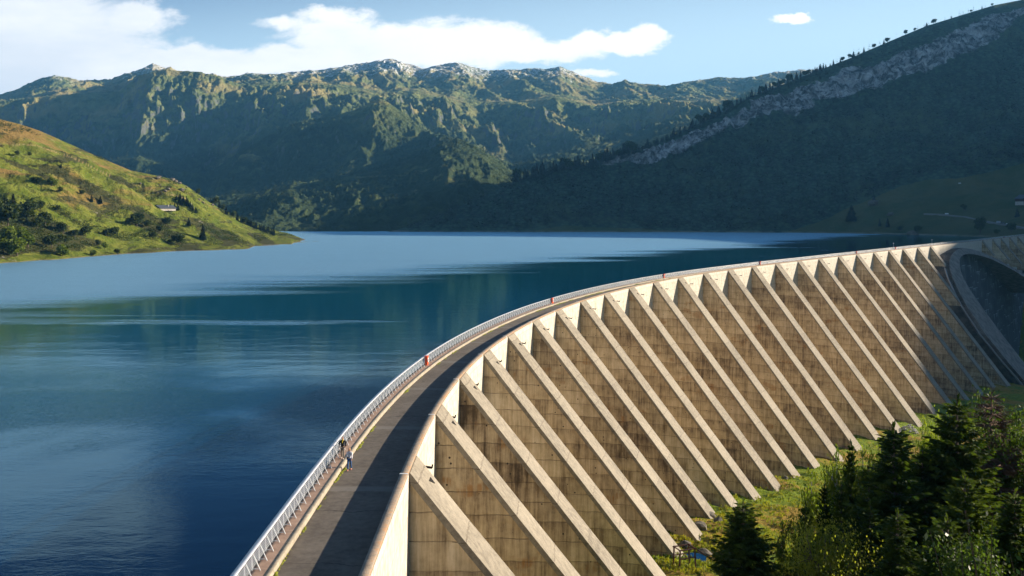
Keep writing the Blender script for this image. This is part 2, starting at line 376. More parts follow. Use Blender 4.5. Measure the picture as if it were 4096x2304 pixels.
# ------------------------------------------------------------------ left-hand pasture slope
def left_hill():
    xd = np.linspace(-420, 800, 620); u = (xd * 1.59 - 2048) / F
    sh = interp(xd, [(-420, 705), (-200, 682), (0, 662.5), (50, 659), (100, 655), (130, 654), (200, 648), (300, 640), (380, 636), (440, 632), (480, 631), (590, 628.5), (626, 626.2), (640, 619.5), (700, 617), (733, 614.5), (739, 611), (784, 607.6), (800, 607)])
    D0 = (CH + 9) * F / (sh * 1.59 - HZ)
    D1 = np.maximum(interp(xd, [(-420, 760), (0, 900), (400, 1020), (600, 1060), (700, 1040), (785, 930), (800, 920)]), D0 + 30)
    ry = interp(xd, [(-420, 150), (-200, 225), (0, 300), (50, 312), (100, 329), (200, 373), (260, 400), (330, 429), (385, 440), (430, 450), (470, 468), (520, 503), (560, 528), (600, 546), (630, 560), (660, 571), (700, 582), (720, 585), (740, 592), (760, 600), (784, 607.4), (800, 611)])
    Z1 = np.asarray(zrow(ry, D1))
    Z1 = np.where(xd > 786, -16, Z1)
    nr = 330; v = np.linspace(0, 1, nr)[:, None]
    D = D0 + (D1 - D0) * v
    Zp = -9 + (Z1 + 9) * (v ** 1.05)
    X = u * D; Y = D + 0 * X
    env = np.clip(np.sin(np.pi * np.clip(v, 0, 1)) * 1.1, .0, 1) * np.clip((Z1 + 9) / 60, .10, 1)
    a = R(28); rx = X * math.cos(a) + Y * math.sin(a); ry_ = -X * math.sin(a) + Y * math.cos(a)
    Zp = Zp + env * (22 * fbm(rx / 190, ry_ / 70, 4) + 15 * (ridged(rx / 110 + 3, ry_ / 36, 5) - .5)) + (env * 2.6 + .1) * fbm(X / 12, Y / 12, 4)
    # the bowl between the two last spits
    Zp = Zp + 1.2 * np.clip(1 - v * 4, 0, 1) * fbm(X / 14, Y / 14, 3) * (v > 0)
    lo = np.stack([np.full(len(u), -22.0), np.full(len(u), -14.0)]); Dl = np.stack([D0 - 45, D0 - 12])
    hi = np.stack([Z1 - 12, Z1 - 60, np.full(len(u), -40.0)]); Dh = np.stack([D1 + 40, D1 + 150, D1 + 330])
    Dm = np.vstack([Dl, D, Dh]); Z = np.vstack([lo, Zp, hi]); X = u * Dm; Y = Dm
    pathm = np.zeros_like(Z)
    py = HZ + F * (CH - Z) / Y; pxm = np.broadcast_to(xd, Z.shape)
    for pts in ([(560, 512), (600, 500), (640, 492), (690, 484), (740, 477)], [(0, 362), (90, 365), (190, 400), (250, 430), (280, 442)], [(330, 462), (400, 482), (470, 500)]):
        pl = interp(pxm, [(a_, b_) for a_, b_ in pts]) if 0 else np.interp(pxm, [p[0] for p in pts], [p[1] for p in pts])
        pathm = np.maximum(pathm, np.exp(-((py / 1.59 - pl) / 1.1) ** 2) * ((pxm > pts[0][0]) & (pxm < pts[-1][0])))
    pf = pxm * 1.59; scr = np.clip((py - (800 + pf * .34)) / 40, 0, 1) * np.clip((600 - pf) / 150, 0, 1) * np.clip((1045 - pf * .10 - py) / 40, 0, 1)
    for (cx, cy_, rx, ry, w_) in ((380, 760, 110, 26, 1), (250, 700, 110, 22, .9), (880, 935, 120, 26, 1), (1060, 965, 60, 16, 1.1), (560, 850, 120, 24, .8), (640, 925, 150, 30, .9), (120, 680, 120, 14, .8), (480, 720, 60, 18, .8)):
        dx = (pf - cx); dy = (py - cy_) - dx * .42; scr = np.maximum(scr, w_ * np.clip(1.3 - np.hypot(dx / rx, dy / ry), 0, 1))
    return Terrain('hillside', X, Y, Z, mat_left(), {'path': pathm * .7, 'scrub': scr})
T_left = left_hill()

# ------------------------------------------------------------------ right-hand mountain, carried on past the frame to where it shades the dam
RN = [(-.17, 1347, 1380, -16), (-.134, 1347, 1385, -6), (-.0876, 1345, 1420, 15), (-.041, 1340, 1450, 45), (.0056, 1335, 1480, 76), (.052, 1335, 1520, 96), (.0987, 1330, 1560, 111), (.145, 1325, 1600, 133),
      (.192, 1320, 1650, 171), (.2386, 1315, 1700, 215), (.285, 1300, 1740, 261), (.3317, 1290, 1780, 299), (.397, 1240, 1820, 352), (.4854, 1130, 1870, 431), (.565, 1040, 1900, 484), (.60, 1000, 1920, 502),
      (.66, 950, 1900, 540), (.75, 900, 1800, 560), (.9, 840, 1600, 560), (1.0, 780, 1470, 490), (1.1, 720, 1330, 420), (1.3, 620, 905, 312), (1.405, 560, 795, 283), (1.453, 545, 728, 266), (1.517, 520, 675, 256), (1.67, 470, 590, 238), (1.795, 430, 528, 207), (2.0, 380, 460, 150), (2.4, 300, 380, 90), (2.8, 240, 300, 60), (3.4, 160, 200, 25)]
def right_hill():
    u = np.concatenate([np.linspace(-.17, .72, 780), np.linspace(.725, 3.4, 220)])
    D0 = interp(u, [(a, b) for a, b, c, d in RN]); D1 = interp(u, [(a, c) for a, b, c, d in RN]); Z1 = interp(u, [(a, d) for a, b, c, d in RN])
    base = interp(u, [(-.2, -9), (.66, -9), (.70, -30), (.76, -62), (3.4, -70)])
    nr = 300; v = np.linspace(0, 1, nr)[:, None]
    D = D0 + (D1 - D0) * v
    ex = interp(u, [(-.2, 1.0), (.3, 1.0), (.5, 1.35), (.6, 1.4), (.8, 1.2), (3.4, 1.1)])
    z = base + (Z1 - base) * v ** ex
    # steeper cliff band under the rim: step the profile
    xd = (u * F + 2048) / 1.59
    X = u * D; Y = D + 0 * X
    env = np.sin(np.pi * np.clip(v, 0, 1)) ** .8 * np.clip((Z1 - base) / 250, .15, 1)
    off = np.clip((1.2 - u) / .3, .12, 1)
    z = z + env * off * (26 * (ridged(X / 190, Y / 260, 5) - .5) + 10 * fbm(X / 60, Y / 60, 4)) + env * 1.5 * fbm(X / 9, Y / 9, 3)
    py = (HZ + F * (CH - z) / Y) / 1.59
    ridge_y = (HZ + F * (CH - Z1) / D1) / 1.59
    top = ridge_y + interp(xd, [(1400, 0), (1560, 4), (1640, 7), (1800, 11), (2000, 20), (2200, 30), (2350, 36), (2500, 26), (2600, 24)])
    thick = interp(xd, [(1500, 0), (1560, 20), (1650, 42), (1800, 48), (1950, 62), (2100, 74), (2250, 84), (2400, 86), (2500, 62), (2560, 26), (2600, 0)])
    mid = top + thick / 2
    nzz = 20 * fbm(X / 60, Y / 60, 5)
    rock = np.clip(1.25 - np.abs(py + nzz - mid) / np.maximum(thick / 2, 1), 0, 1) * (thick > 4)
    z = z + rock * (20 * (ridged(X / 30 + 3, Y / 22, 5) - .55) + 7)
    mlo = interp(xd, [(800, 700), (1280, 600), (1330, 584), (1420, 566), (1480, 572), (1600, 574), (1700, 582), (1960, 587), (2020, 572), (2080, 550), (2130, 524), (2200, 498), (2260, 470), (2330, 452), (2420, 448), (2500, 430), (2600, 405), (2800, 300)])
    meadow = np.clip((py - mlo) / 10 + .5, 0, 1)
    meadow = np.maximum(meadow, np.clip(1 - np.hypot((xd - 2560) / 60, (py - 12) / 12), 0, 1))
    shore = np.clip(1 - np.abs(z + 8.2) / 1.3, 0, 1) * (u < .66)
    lo = np.stack([base - 26, base - 12]); Dl = np.stack([D0 - 90, D0 - 20])
    hi = np.stack([Z1 - 8, Z1 - 70, Z1 * .3 - 60]); Dh = np.stack([D1 + 40, D1 + 200, D1 + 800])
    pad = lambda a, f: np.vstack([np.full((2, len(u)), f), a, np.zeros((3, len(u)))])
    Dm = np.vstack([Dl, D, Dh]); Z = np.vstack([lo, z, hi])
    return Terrain('mountain_slope', u * Dm, Dm, Z, mat_right(), {'rock': pad(rock, 0), 'meadow': pad(meadow, 0), 'shore': pad(shore, 0)})
T_right = right_hill()

# ------------------------------------------------------------------ crest line of the dam
BP = [(-7.5, 62.4), (-7.2, 79.7), (-6.0, 96.8), (-3.8, 113.9), (-0.6, 130.8), (3.5, 147.6), (8.5, 164.5), (14.5, 181.3), (21.5, 198.2), (29.5, 215.2), (38.5, 232.2), (48.5, 249.3), (59.5, 266.4), (71.6, 283.7), (84.7, 301.1), (98.3, 318.8), (112.7, 336.8), (127.7, 355.1), (142.7, 373.9), (158.6, 393.0), (174.5, 412.5), (190.7, 432.3), (207.1, 452.5), (224.3, 472.8), (241.7, 493.6)]
CP = [(-7.5, -60.), (-7.45, -20.), (-7.35, 10.), (-7.3, 28.), (-7.4, 45.)] + BP + [(268, 525), (299, 562), (329, 597), (365, 640), (403, 687), (442, 734), (500, 803), (560, 875)]
def catmull(P, n):
    P = np.array(P, float); Q = []
    for i in range(len(P) - 1):
        p0 = P[max(i - 1, 0)]; p1 = P[i]; p2 = P[i + 1]; p3 = P[min(i + 2, len(P) - 1)]
        for k in range(n):
            t = k / n
            Q.append(.5 * (2 * p1 + (p2 - p0) * t + (2 * p0 - 5 * p1 + 4 * p2 - p3) * t * t + (3 * p1 - p0 - 3 * p2 + p3) * t ** 3))
    Q.append(P[-1]); return np.array(Q)
_c = catmull(CP, 12)
_s = np.r_[0, np.cumsum(np.hypot(*np.diff(_c, axis=0).T))]
CREST_S = np.arange(0, _s[-1], 1.0)
CX = np.interp(CREST_S, _s, _c[:, 0]); CY = np.interp(CREST_S, _s, _c[:, 1])
ker = np.ones(9) / 9
CX[4:-4] = np.convolve(CX, ker, 'valid'); CY[4:-4] = np.convolve(CY, ker, 'valid')
tx = np.gradient(CX); ty = np.gradient(CY); ln = np.hypot(tx, ty); tx /= ln; ty /= ln
NX, NY = ty, -tx                                   # downstream normal
def crest(s, off=0.0):
    x = np.interp(s, CREST_S, CX); y = np.interp(s, CREST_S, CY); nx = np.interp(s, CREST_S, NX); ny = np.interp(s, CREST_S, NY)
    l = np.hypot(nx, ny); return x + nx / l * off, y + ny / l * off, nx / l, ny / l
def s_of(p):
    return float(CREST_S[np.argmin((CX - p[0]) ** 2 + (CY - p[1]) ** 2)])
BS = [s_of(p) for p in BP]
FZ = [(0, -17), (BS[0] - 40, -10), (BS[0], -22), (BS[2], -26), (BS[4], -31.5), (BS[6], -36), (BS[8], -41.7), (BS[10], -47.2), (BS[12], -51), (BS[14], -53.6), (BS[16], -56.6), (BS[18], -58.8), (BS[21], -63), (BS[24], -72), (BS[24] + 30, -95), (BS[24] + 70, -118), (BS[24] + 190, -118), (BS[24] + 250, -60), (BS[24] + 320, -10)]
def batter(s): return float(np.interp(s, [BS[0], BS[21]], [.815, .74]))
def crest_d(x, y):
    x = np.asarray(x, float); y = np.asarray(y, float); sh = x.shape; x = x.ravel(); y = y.ravel()
    idx = np.empty(len(x), int)
    for a in range(0, len(x), 20000):
        idx[a:a + 20000] = np.argmin((x[a:a + 20000, None] - CX[None]) ** 2 + (y[a:a + 20000, None] - CY[None]) ** 2, 1)
    d = (x - CX[idx]) * NX[idx] + (y - CY[idx]) * NY[idx]
    return d.reshape(sh), CREST_S[idx].reshape(sh)
def ground_z(x, y):
    x = np.asarray(x, float); y = np.asarray(y, float)
    d, s = crest_d(x, y)
    zf = interp(s, FZ); foot = -zf * .78
    z = zf + np.where(d < foot, (foot - d) * .10, -(d - foot) * .03)
    z = z + np.clip((d - 5) / 20, 0, 1) * (1.7 * fbm(x / 22, y / 22, 4) + .5 * fbm(x / 5, y / 5, 3)) + np.exp(-((d - foot) / 7) ** 2) * 1.5 * (ridged(x / 11, y / 11, 3) - .6)
    # the valley deepens away from the dam on the far side
    z = z - np.clip((d - foot - 60) / 200, 0, 1) * 25
    # steep bank the photographer stands on
    hy = 14 - .53 * np.maximum(y, -20) + np.clip(x - 20, 0, 60) * .10
    hy = hy + .8 * fbm(x / 7, y / 7, 3)
    hill = np.minimum(hy, 16) - np.clip(2 - x, 0, 30) * 1.2
    k = 5.0
    z = np.where(np.abs(hill - z) < 40, np.maximum(hill, z) + np.log1p(np.exp(-np.abs(hill - z) / k)) * k * .35, np.maximum(hill, z))
    return np.where(d < -2, -130, z)
def build_ground():
    xs = np.concatenate([np.arange(-14, 260, 1.8), np.arange(260, 1300, 9)]); ys = np.concatenate([np.arange(-60, 420, 1.8), np.arange(420, 1000, 5)])
    X, Y = np.meshgrid(xs, ys); Z = ground_z(X, Y)
    o = meshobj('ground', np.stack([X, Y, Z], -1).reshape(-1, 3), gridfaces(*X.shape), mat_meadow(), smooth=True)
    tag(o, kind='structure'); return o
build_ground()

# ------------------------------------------------------------------ water
def mat_water(name='lake_water'):
    m, t, b, g = material(name)
    P = g.outputs['Position']; px_, py_, _ = t.sep(P)[:3]
    # q: distance out from the dam; ripples start where the wind gets down to the water
    q = t.m('DIVIDE', t.m('SUBTRACT', t.m('MULTIPLY', px_, -573), t.m('MULTIPLY', py_, -411)), 705)
    nlow = t.noise(t.scl(P, (.0045, .007, 1)), 1.0, 5, .6, .5)
    band = t.noise(t.scl(t.comb(t.m('ADD', px_, t.m('MULTIPLY', py_, -.15)), py_, 0.0), (.004, .03, 1)), 1.0, 4, .6)
    rough_far = t.sm(t.m('ADD', q, t.m('ADD', t.m('MULTIPLY', t.m('SUBTRACT', nlow, .5), 70), t.m('MULTIPLY', t.m('SUBTRACT', band, .5), 170))), 235, 320)
    streak = t.m('MULTIPLY', t.sm(band, .60, .66), t.sm(q, 95, 150))
    rough_far = t.m('MAXIMUM', rough_far, t.m('MULTIPLY', t.m('MULTIPLY', streak, t.sm(t.noise(t.scl(P, (.02, .09, 1)), 1.0, 5, .7), .42, .60)), .6))
    # lee of the right-hand mountain stays smooth close to the far end of the dam
    near = t.m('MULTIPLY', t.sm(t.noise(t.scl(P, (.016, .020, 1)), 1.0, 4, .55, .4), .42, .62), t.sm(py_, 175, 135))
    near = t.m('MULTIPLY', near, t.sm(t.m('ADD', py_, t.m('MULTIPLY', nlow, 50)), 85, 150))
    r = t.m('MAXIMUM', rough_far, t.m('MULTIPLY', near, .8))
    w1 = t.noise(t.scl(P, (.35, .8, 1)), 1.0, 3, .55, .6); w2 = t.noise(t.scl(P, (1.6, 3.0, 1)), 1.0, 3, .6, .3); w3 = t.noise(t.scl(P, (.07, .16, 1)), 1.0, 2, .5)
    h = t.m('ADD', t.m('MULTIPLY', w1, t.m('ADD', .075, t.m('MULTIPLY', r, .48))), t.m('MULTIPLY', w2, t.m('ADD', .028, t.m('MULTIPLY', r, .55))))
    h = t.m('ADD', h, t.m('MULTIPLY', w3, .22))
    t.put(b.inputs['Normal'], t.bump(h, .36, .55))
    c = t.mix(t.sm(t.m('ADD', q, t.m('MULTIPLY', nlow, 90)), 95, 290), (.0, .020, .064), (.0, .050, .076))  # body colour darkened towards the dam to hide its cast shadow's edge
    stk = t.noise(t.scl(P, (.006, .05, 1)), 1.0, 6, .7)
    c = t.mix(rough_far, c, t.mix(t.sm(stk, .35, .65), (.028, .066, .100), (.070, .118, .160)))  # far ripples: reflected sky painted into the body colour as pale streaks
    c = t.mix(t.m('MULTIPLY', t.m('MULTIPLY', near, .9), t.sm(q, 85, 190)), c, (.003, .082, .165))  # near ripple patches: blue sky reflection painted into the body colour
    t.put(b.inputs['Base Color'], c)
    t.put(b.inputs['Roughness'], t.m('ADD', .03, t.m('ADD', t.m('MULTIPLY', r, .10), t.m('MULTIPLY', rough_far, .32))))
    t.put(b.inputs['IOR'], t.m('ADD', 1.30, t.m('MULTIPLY', rough_far, .20))); b.inputs['Specular IOR Level'].default_value = .5
    # blue-green body; the glossy tint paints a cool tone into the reflections
    lk = {k: b.inputs[k].links[0].from_socket for k in ('Normal', 'Base Color', 'Roughness', 'IOR')}
    df = t.node('ShaderNodeBsdfDiffuse', {'Color': lk['Base Color']})
    gl = t.node('ShaderNodeBsdfGlossy', {'Color': (.48, .82, 1.0), 'Roughness': lk['Roughness'], 'Normal': lk['Normal']})
    fr_ = t.node('ShaderNodeFresnel', {'IOR': lk['IOR'], 'Normal': lk['Normal']})
    mxs = t.node('ShaderNodeMixShader', {0: fr_.outputs[0], 1: df.outputs[0], 2: gl.outputs[0]})
    t.l.new(mxs.outputs[0], t.n['Material Output'].inputs['Surface'])
    return m
def build_lake():
    s = np.arange(0, CREST_S[-1], 4.0); x, y, _, _ = crest(s, -6.9)
    pts = [(a, b_, -9.0) for a, b_ in zip(x, y)] + [(700, 1060, -9), (1100, 1700, -9), (1100, 1900, -9), (-2200, 1900, -9), (-2200, -60, -9)]
    me = bpy.data.meshes.new('lake')
    bm = bmesh.new(); vs = [bm.verts.new(p) for p in pts]; f = bm.faces.new(vs); bm.normal_update()
    if f.normal.z < 0: f.normal_flip()
    bmesh.ops.triangulate(bm, faces=[f]); bm.to_mesh(me); bm.free(); me.materials.append(mat_water())
    tag(link(bpy.data.objects.new('lake', me)), kind='structure')
build_lake()
# ------------------------------------------------------------------ concrete
def mat_web():
    m, t, b, g = material('stained_concrete')
    P = g.outputs['Position']; x, y, z = t.sep(P)[:3]
    big = t.noise(P, .06, 4, .6)
    wob = t.m('MULTIPLY', t.m('SUBTRACT', t.noise(t.scl(P, (.5, .5, .5)), 1.0, 4, .6), .5), .35)
    zz = t.m('DIVIDE', t.m('ADD', z, wob), 2.15)
    fr = t.m('FRACT', zz); fl = t.m('FLOOR', zz)
    joint = t.m('MAXIMUM', t.sm(fr, .045, .0), t.sm(fr, .97, 1.0))
    hor = t.m('ADD', x, t.m('MULTIPLY', y, .37))
    cell = t.m('FLOOR', t.m('DIVIDE', t.m('ADD', hor, t.m('MULTIPLY', fl, 3.7)), 11.0))
    wn = t.node('ShaderNodeTexWhiteNoise', {'Vector': t.comb(fl, cell, 0.0)}, noise_dimensions='2D').outputs['Value']
    st = t.noise(t.scl(P, (1.5, 1.5, .11)), 1.0, 6, .72)
    st2 = t.noise(t.vm('ADD', t.scl(P, (4.5, 4.5, .22)), (3, 1, t_off)), 1.0, 4, .7)
    blot = t.noise(P, .55, 6, .7)
    s = t.m('ADD', t.m('MULTIPLY', st, .62), t.m('MULTIPLY', st2, .28)); s = t.m('ADD', s, t.m('SUBTRACT', t.m('MULTIPLY', blot, .40), .065))
    s = t.m('ADD', s, t.m('MULTIPLY', t.m('SUBTRACT', wn, .5), .11)); s = t.m('ADD', s, t.m('MULTIPLY', t.m('SUBTRACT', big, .5), .55))
    # drips darken the upper part of each lift
    s = t.m('SUBTRACT', s, t.m('MULTIPLY', t.m('POWER', fr, 3.0), .05))
    c = t.ramp(s, [(.34, (.085, .062, .040)), (.45, (.23, .172, .108)), (.55, (.42, .33, .21)), (.66, (.57, .46, .305)), (.78, (.70, .59, .43))])
    rust = t.m('MULTIPLY', t.sm(t.noise(t.vm('ADD', t.scl(P, (.16, .16, .30)), (9, 2, 5)), 1.0, 3, .6), .60, .68), t.sm(st2, .40, .60))
    c = t.mix(t.m('MULTIPLY', rust, .7), c, (.30, .135, .03))
    c = t.mix(t.m('MULTIPLY', joint, t.sm(blot, .35, .6, .15, .75)), c, (.05, .038, .028))
    spots = t.node('ShaderNodeTexVoronoi', {'Vector': P, 'Scale': .8}).outputs['Distance']
    c = t.mix(t.sm(spots, .10, .07), c, (.05, .04, .03))
    t.put(b.inputs['Base Color'], c); b.inputs['Roughness'].default_value = .9; b.inputs['Specular IOR Level'].default_value = .2
    t.put(b.inputs['Normal'], t.bump(t.m('SUBTRACT', blot, joint), .6, .06))
    return m
t_off = 0.0
def mat_cap():
    m, t, b, g = material('buttress_cap_concrete')
    P = g.outputs['Position']; z = t.sep(P)[2]
    big = t.noise(P, .10, 4, .6); f1 = t.noise(P, 1.6, 6, .7); f2 = t.noise(P, 9.0, 3, .7)
    wob = t.m('MULTIPLY', t.m('SUBTRACT', t.noise(P, .9, 4, .7), .5), .55)
    zz = t.m('DIVIDE', t.m('ADD', z, wob), 4.3); fr = t.m('FRACT', zz); fl = t.m('FLOOR', zz)
    wn = t.node('ShaderNodeTexWhiteNoise', {'Vector': t.comb(fl, t.m('FLOOR', t.m('DIVIDE', t.m('ADD', t.sep(P)[0], t.sep(P)[1]), 30.0)), 0.0)}, noise_dimensions='2D').outputs['Value']
    s = t.m('ADD', t.m('MULTIPLY', f1, .6), t.m('MULTIPLY', f2, .25)); s = t.m('ADD', s, t.m('MULTIPLY', t.m('SUBTRACT', wn, .5), .07)); s = t.m('ADD', s, t.m('MULTIPLY', t.m('SUBTRACT', big, .5), .4))
    c = t.ramp(s, [(.25, (.14, .124, .098)), (.42, (.25, .221, .174)), (.6, (.34, .30, .235))])
    joint = t.sm(fr, .028, .0)
    c = t.mix(t.m('MULTIPLY', joint, t.sm(f1, .3, .6, .2, .85)), c, (.07, .055, .04))
    t.put(b.inputs['Base Color'], c); b.inputs['Roughness'].default_value = .92; b.inputs['Specular IOR Level'].default_value = .2
    t.put(b.inputs['Normal'], t.bump(t.m('ADD', f1, f2), .35, .04))
    return m
def mat_wall():
    m, t, b, g = material('pale_wall_concrete')
    P = g.outputs['Position']; z = t.sep(P)[2]
    f1 = t.noise(P, 1.3, 5, .65); st = t.noise(t.scl(P, (2.2, 2.2, .25)), 1.0, 5, .7)
    s = t.m('ADD', t.m('MULTIPLY', f1, .5), t.m('MULTIPLY', st, .5))
    c = t.ramp(s, [(.33, (.22, .195, .155)), (.43, (.40, .365, .30)), (.56, (.54, .50, .43))])
    fr = t.m('FRACT', t.m('DIVIDE', t.m('ADD', z, t.m('MULTIPLY', f1, .2)), 2.15))
    joint = t.sm(fr, .05, .0)
    ss = t.m('FRACT', t.m('DIVIDE', attr(t, 's'), 4.4)); vj = t.sm(ss, .022, .0)
    c = t.mix(t.m('MULTIPLY', t.m('MAXIMUM', joint, vj), .6), c, (.15, .12, .09))
    t.put(b.inputs['Base Color'], c); b.inputs['Roughness'].default_value = .85; b.inputs['Specular IOR Level'].default_value = .2
    t.put(b.inputs['Normal'], t.bump(f1, .25, .05))
    return m
def mat_coping():
    m, t, b, g = material('coping_concrete')
    P = g.outputs['Position']
    f1 = t.noise(P, 2.5, 6, .7); f2 = t.noise(P, 12.0, 3, .7)
    c = t.ramp(t.m('ADD', t.m('MULTIPLY', f1, .6), t.m('MULTIPLY', f2, .4)), [(.3, (.14, .11, .085)), (.5, (.29, .235, .18)), (.7, (.40, .34, .27))])
    li = t.m('MULTIPLY', t.sm(t.m('ADD', f1, t.m('MULTIPLY', t.m('SUBTRACT', t.noise(P, .35, 4, .7), .5), .9)), .48, .60), t.sm(attr(t, 'o'), -.30, -.06))
    c = t.mix(t.m('MULTIPLY', li, .6), c, (.36, .18, .075))
    t.put(b.inputs['Base Color'], c); b.inputs['Roughness'].default_value = .9; b.inputs['Specular IOR Level'].default_value = .2
    t.put(b.inputs['Normal'], t.bump(f2, .5, .03))
    return m
def mat_road():
    m, t, b, g = material('asphalt')
    P = g.outputs['Position']; f0 = t.noise(P, .35, 4, .6); f1 = t.noise(P, 2.0, 5, .65); f2 = t.noise(P, 40.0, 2, .7)
    c = t.ramp(t.m('ADD', t.m('ADD', t.m('MULTIPLY', f1, .4), t.m('MULTIPLY', f2, .25)), t.m('MULTIPLY', f0, .35)), [(.34, (.060, .051, .043)), (.5, (.125, .107, .088)), (.66, (.18, .157, .13))])
    sa = attr(t, 's'); oa = attr(t, 'o')
    fr = t.m('FRACT', t.m('DIVIDE', t.m('ADD', sa, t.m('MULTIPLY', f1, .5)), 17.2))
    patch = t.m('MULTIPLY', t.sm(fr, .075, .06), t.sm(fr, .0, .012))
    c = t.mix(t.m('MULTIPLY', patch, .55), c, (.20, .185, .165))
    crack = t.sm(t.m('ABSOLUTE', t.m('SUBTRACT', t.m('FRACT', t.m('DIVIDE', t.m('ADD', sa, t.m('MULTIPLY', f0, 1.8)), 8.6)), .63)), .006, .002)
    c = t.mix(t.m('MULTIPLY', crack, .7), c, (.02, .018, .016))
    edge = t.m('MAXIMUM', t.sm(t.m('ADD', oa, t.m('MULTIPLY', f1, .5)), -5.0, -5.35), 0.0)
    c = t.mix(t.m('MULTIPLY', edge, .6), c, (.035, .030, .022))
    t.put(b.inputs['Base Color'], c); b.inputs['Roughness'].default_value = .88; b.inputs['Specular IOR Level'].default_value = .25
    t.put(b.inputs['Normal'], t.bump(f2, .35, .01))
    return m
def mat_walk():
    m, t, b, g = material('pink_pavement')
    P = g.outputs['Position']; f1 = t.noise(P, 1.2, 6, .7); f2 = t.noise(P, 25.0, 2, .7)
    c = t.ramp(t.m('ADD', t.m('MULTIPLY', f1, .7), t.m('MULTIPLY', f2, .3)), [(.3, (.16, .105, .075)), (.5, (.31, .205, .15)), (.7, (.42, .30, .22))])
    fr = t.m('FRACT', t.m('DIVIDE', attr(t, 's'), 8.6)); c = t.mix(t.m('MULTIPLY', t.sm(fr, .012, .004), .8), c, (.05, .04, .03))
    moss = t.m('MULTIPLY', t.sm(attr(t, 'o'), -6.45, -6.8), t.sm(f1, .4, .55)); c = t.mix(t.m('MULTIPLY', moss, .8), c, (.14, .11, .03))
    t.put(b.inputs['Base Color'], c); b.inputs['Roughness'].default_value = .9; return m
def mat_kerb():
    m, t, b, g = material('kerb_concrete')
    P = g.outputs['Position']; f1 = t.noise(P, 2.2, 6, .7); f2 = t.noise(P, 20.0, 2, .7)
    c = t.ramp(t.m('ADD', t.m('MULTIPLY', f1, .7), t.m('MULTIPLY', f2, .3)), [(.3, (.16, .13, .095)), (.5, (.30, .26, .195)), (.7, (.42, .37, .285))])
    fr = t.m('FRACT', t.m('DIVIDE', attr(t, 's'), 1.0)); c = t.mix(t.m('MULTIPLY', t.sm(fr, .03, .0), .6), c, (.08, .065, .045))
    t.put(b.inputs['Base Color'], c); b.inputs['Roughness'].default_value = .9
    t.put(b.inputs['Normal'], t.bump(f1, .4, .03)); return m
M_WEB, M_CAP, M_WALL, M_COPE, M_ROAD, M_WALK, M_KERB = mat_web(), mat_cap(), mat_wall(), mat_coping(), mat_road(), mat_walk(), mat_kerb()
M_DARK = plain('dark_recess', (.012, .011, .010), .95)
M_STEEL = plain('galvanised_steel', (.62, .64, .66), .4, .3, .08)
M_WHITE = plain('white_paint', (.78, .78, .76), .5, 0, .06)

def sweep(name, prof, s0, s1, ds, mat, parent=None, closed=True, smooth=False, wob=0.0):
    """prof: (offset, z) points; swept along the crest"""
    S = np.arange(s0, s1 + ds * .5, ds); n = len(prof); V = []; sa = []; oa = []
    for (o, z) in prof:
        x, y, _, _ = crest(S, o); V.append(np.stack([x, y, np.full(len(S), z)], -1)); sa.append(S); oa.append(np.full(len(S), o))
    V = np.stack(V, 1).reshape(-1, 3); sa = np.stack(sa, 1).ravel(); oa = np.stack(oa, 1).ravel()
    f = []
    m_ = n if closed else n - 1
    for i in range(len(S) - 1):
        for k in range(m_):
            a = i * n + k; b_ = i * n + (k + 1) % n; f.append((a, b_, b_ + n, a + n))
    o = meshobj(name, V, np.array(f), mat, parent, smooth)
    setattr_f(o, 's', sa); setattr_f(o, 'o', oa)
    return o
S_END = float(CREST_S[-1]) - 2
dam = empty('dam', (BP[0][0], BP[0][1], 0)); tag(dam, 'long curved grey concrete buttress dam with a row of sloping ribs holding back the lake', 'dam')
def P_(o):
    """keep world coordinates although the dam's empty stands at its first rib"""
    o.matrix_parent_inverse = Matrix.Translation((-BP[0][0], -BP[0][1], 0)); return o
P_(sweep('face_wall', [(-.45, .80), (0, .80), (0, -.2), (0, -3), (0, -8), (0, -14), (0, -20), (0, -30), (0, -50), (0, -90), (0, -150), (-.45, -150), (-.45, -.1)], 0, S_END, 1.0, M_WALL, dam))
cop = P_(sweep('coping', [(.05, .80), (.05, 1.00), (.01, 1.05), (-.20, 1.06), (-.47, 1.05), (-.50, 1.0), (-.50, .80)], 0, S_END, 1.0, M_COPE, dam))
P_(sweep('crest_deck', [(-.46, -.02), (-6.85, -.02), (-6.9, -.2), (-6.9, -30), (-.46, -30)], 0, S_END, 2.0, M_WALL, dam))
mb = MB()
for k in range(25):
    s = BS[k] - 1.2
    a = crest(s, -.52); b_ = crest(s, .07); mb_ = MB()
    c0 = crest(s + .14, -.52); c1 = crest(s + .14, .07)
    mb_.hexa([(a[0], a[1], .95), (b_[0], b_[1], .82), (c1[0], c1[1], .82), (c0[0], c0[1], .95), (a[0], a[1], 1.075), (b_[0], b_[1], 1.065), (c1[0], c1[1], 1.065), (c0[0], c0[1], 1.075)])
    if k < 8:
        o = mb_.build('joint_strap', M_WHITE, cop); o.matrix_parent_inverse = Matrix.Identity(4)
        o.matrix_parent_inverse = Matrix.Translation((0, 0, 0))

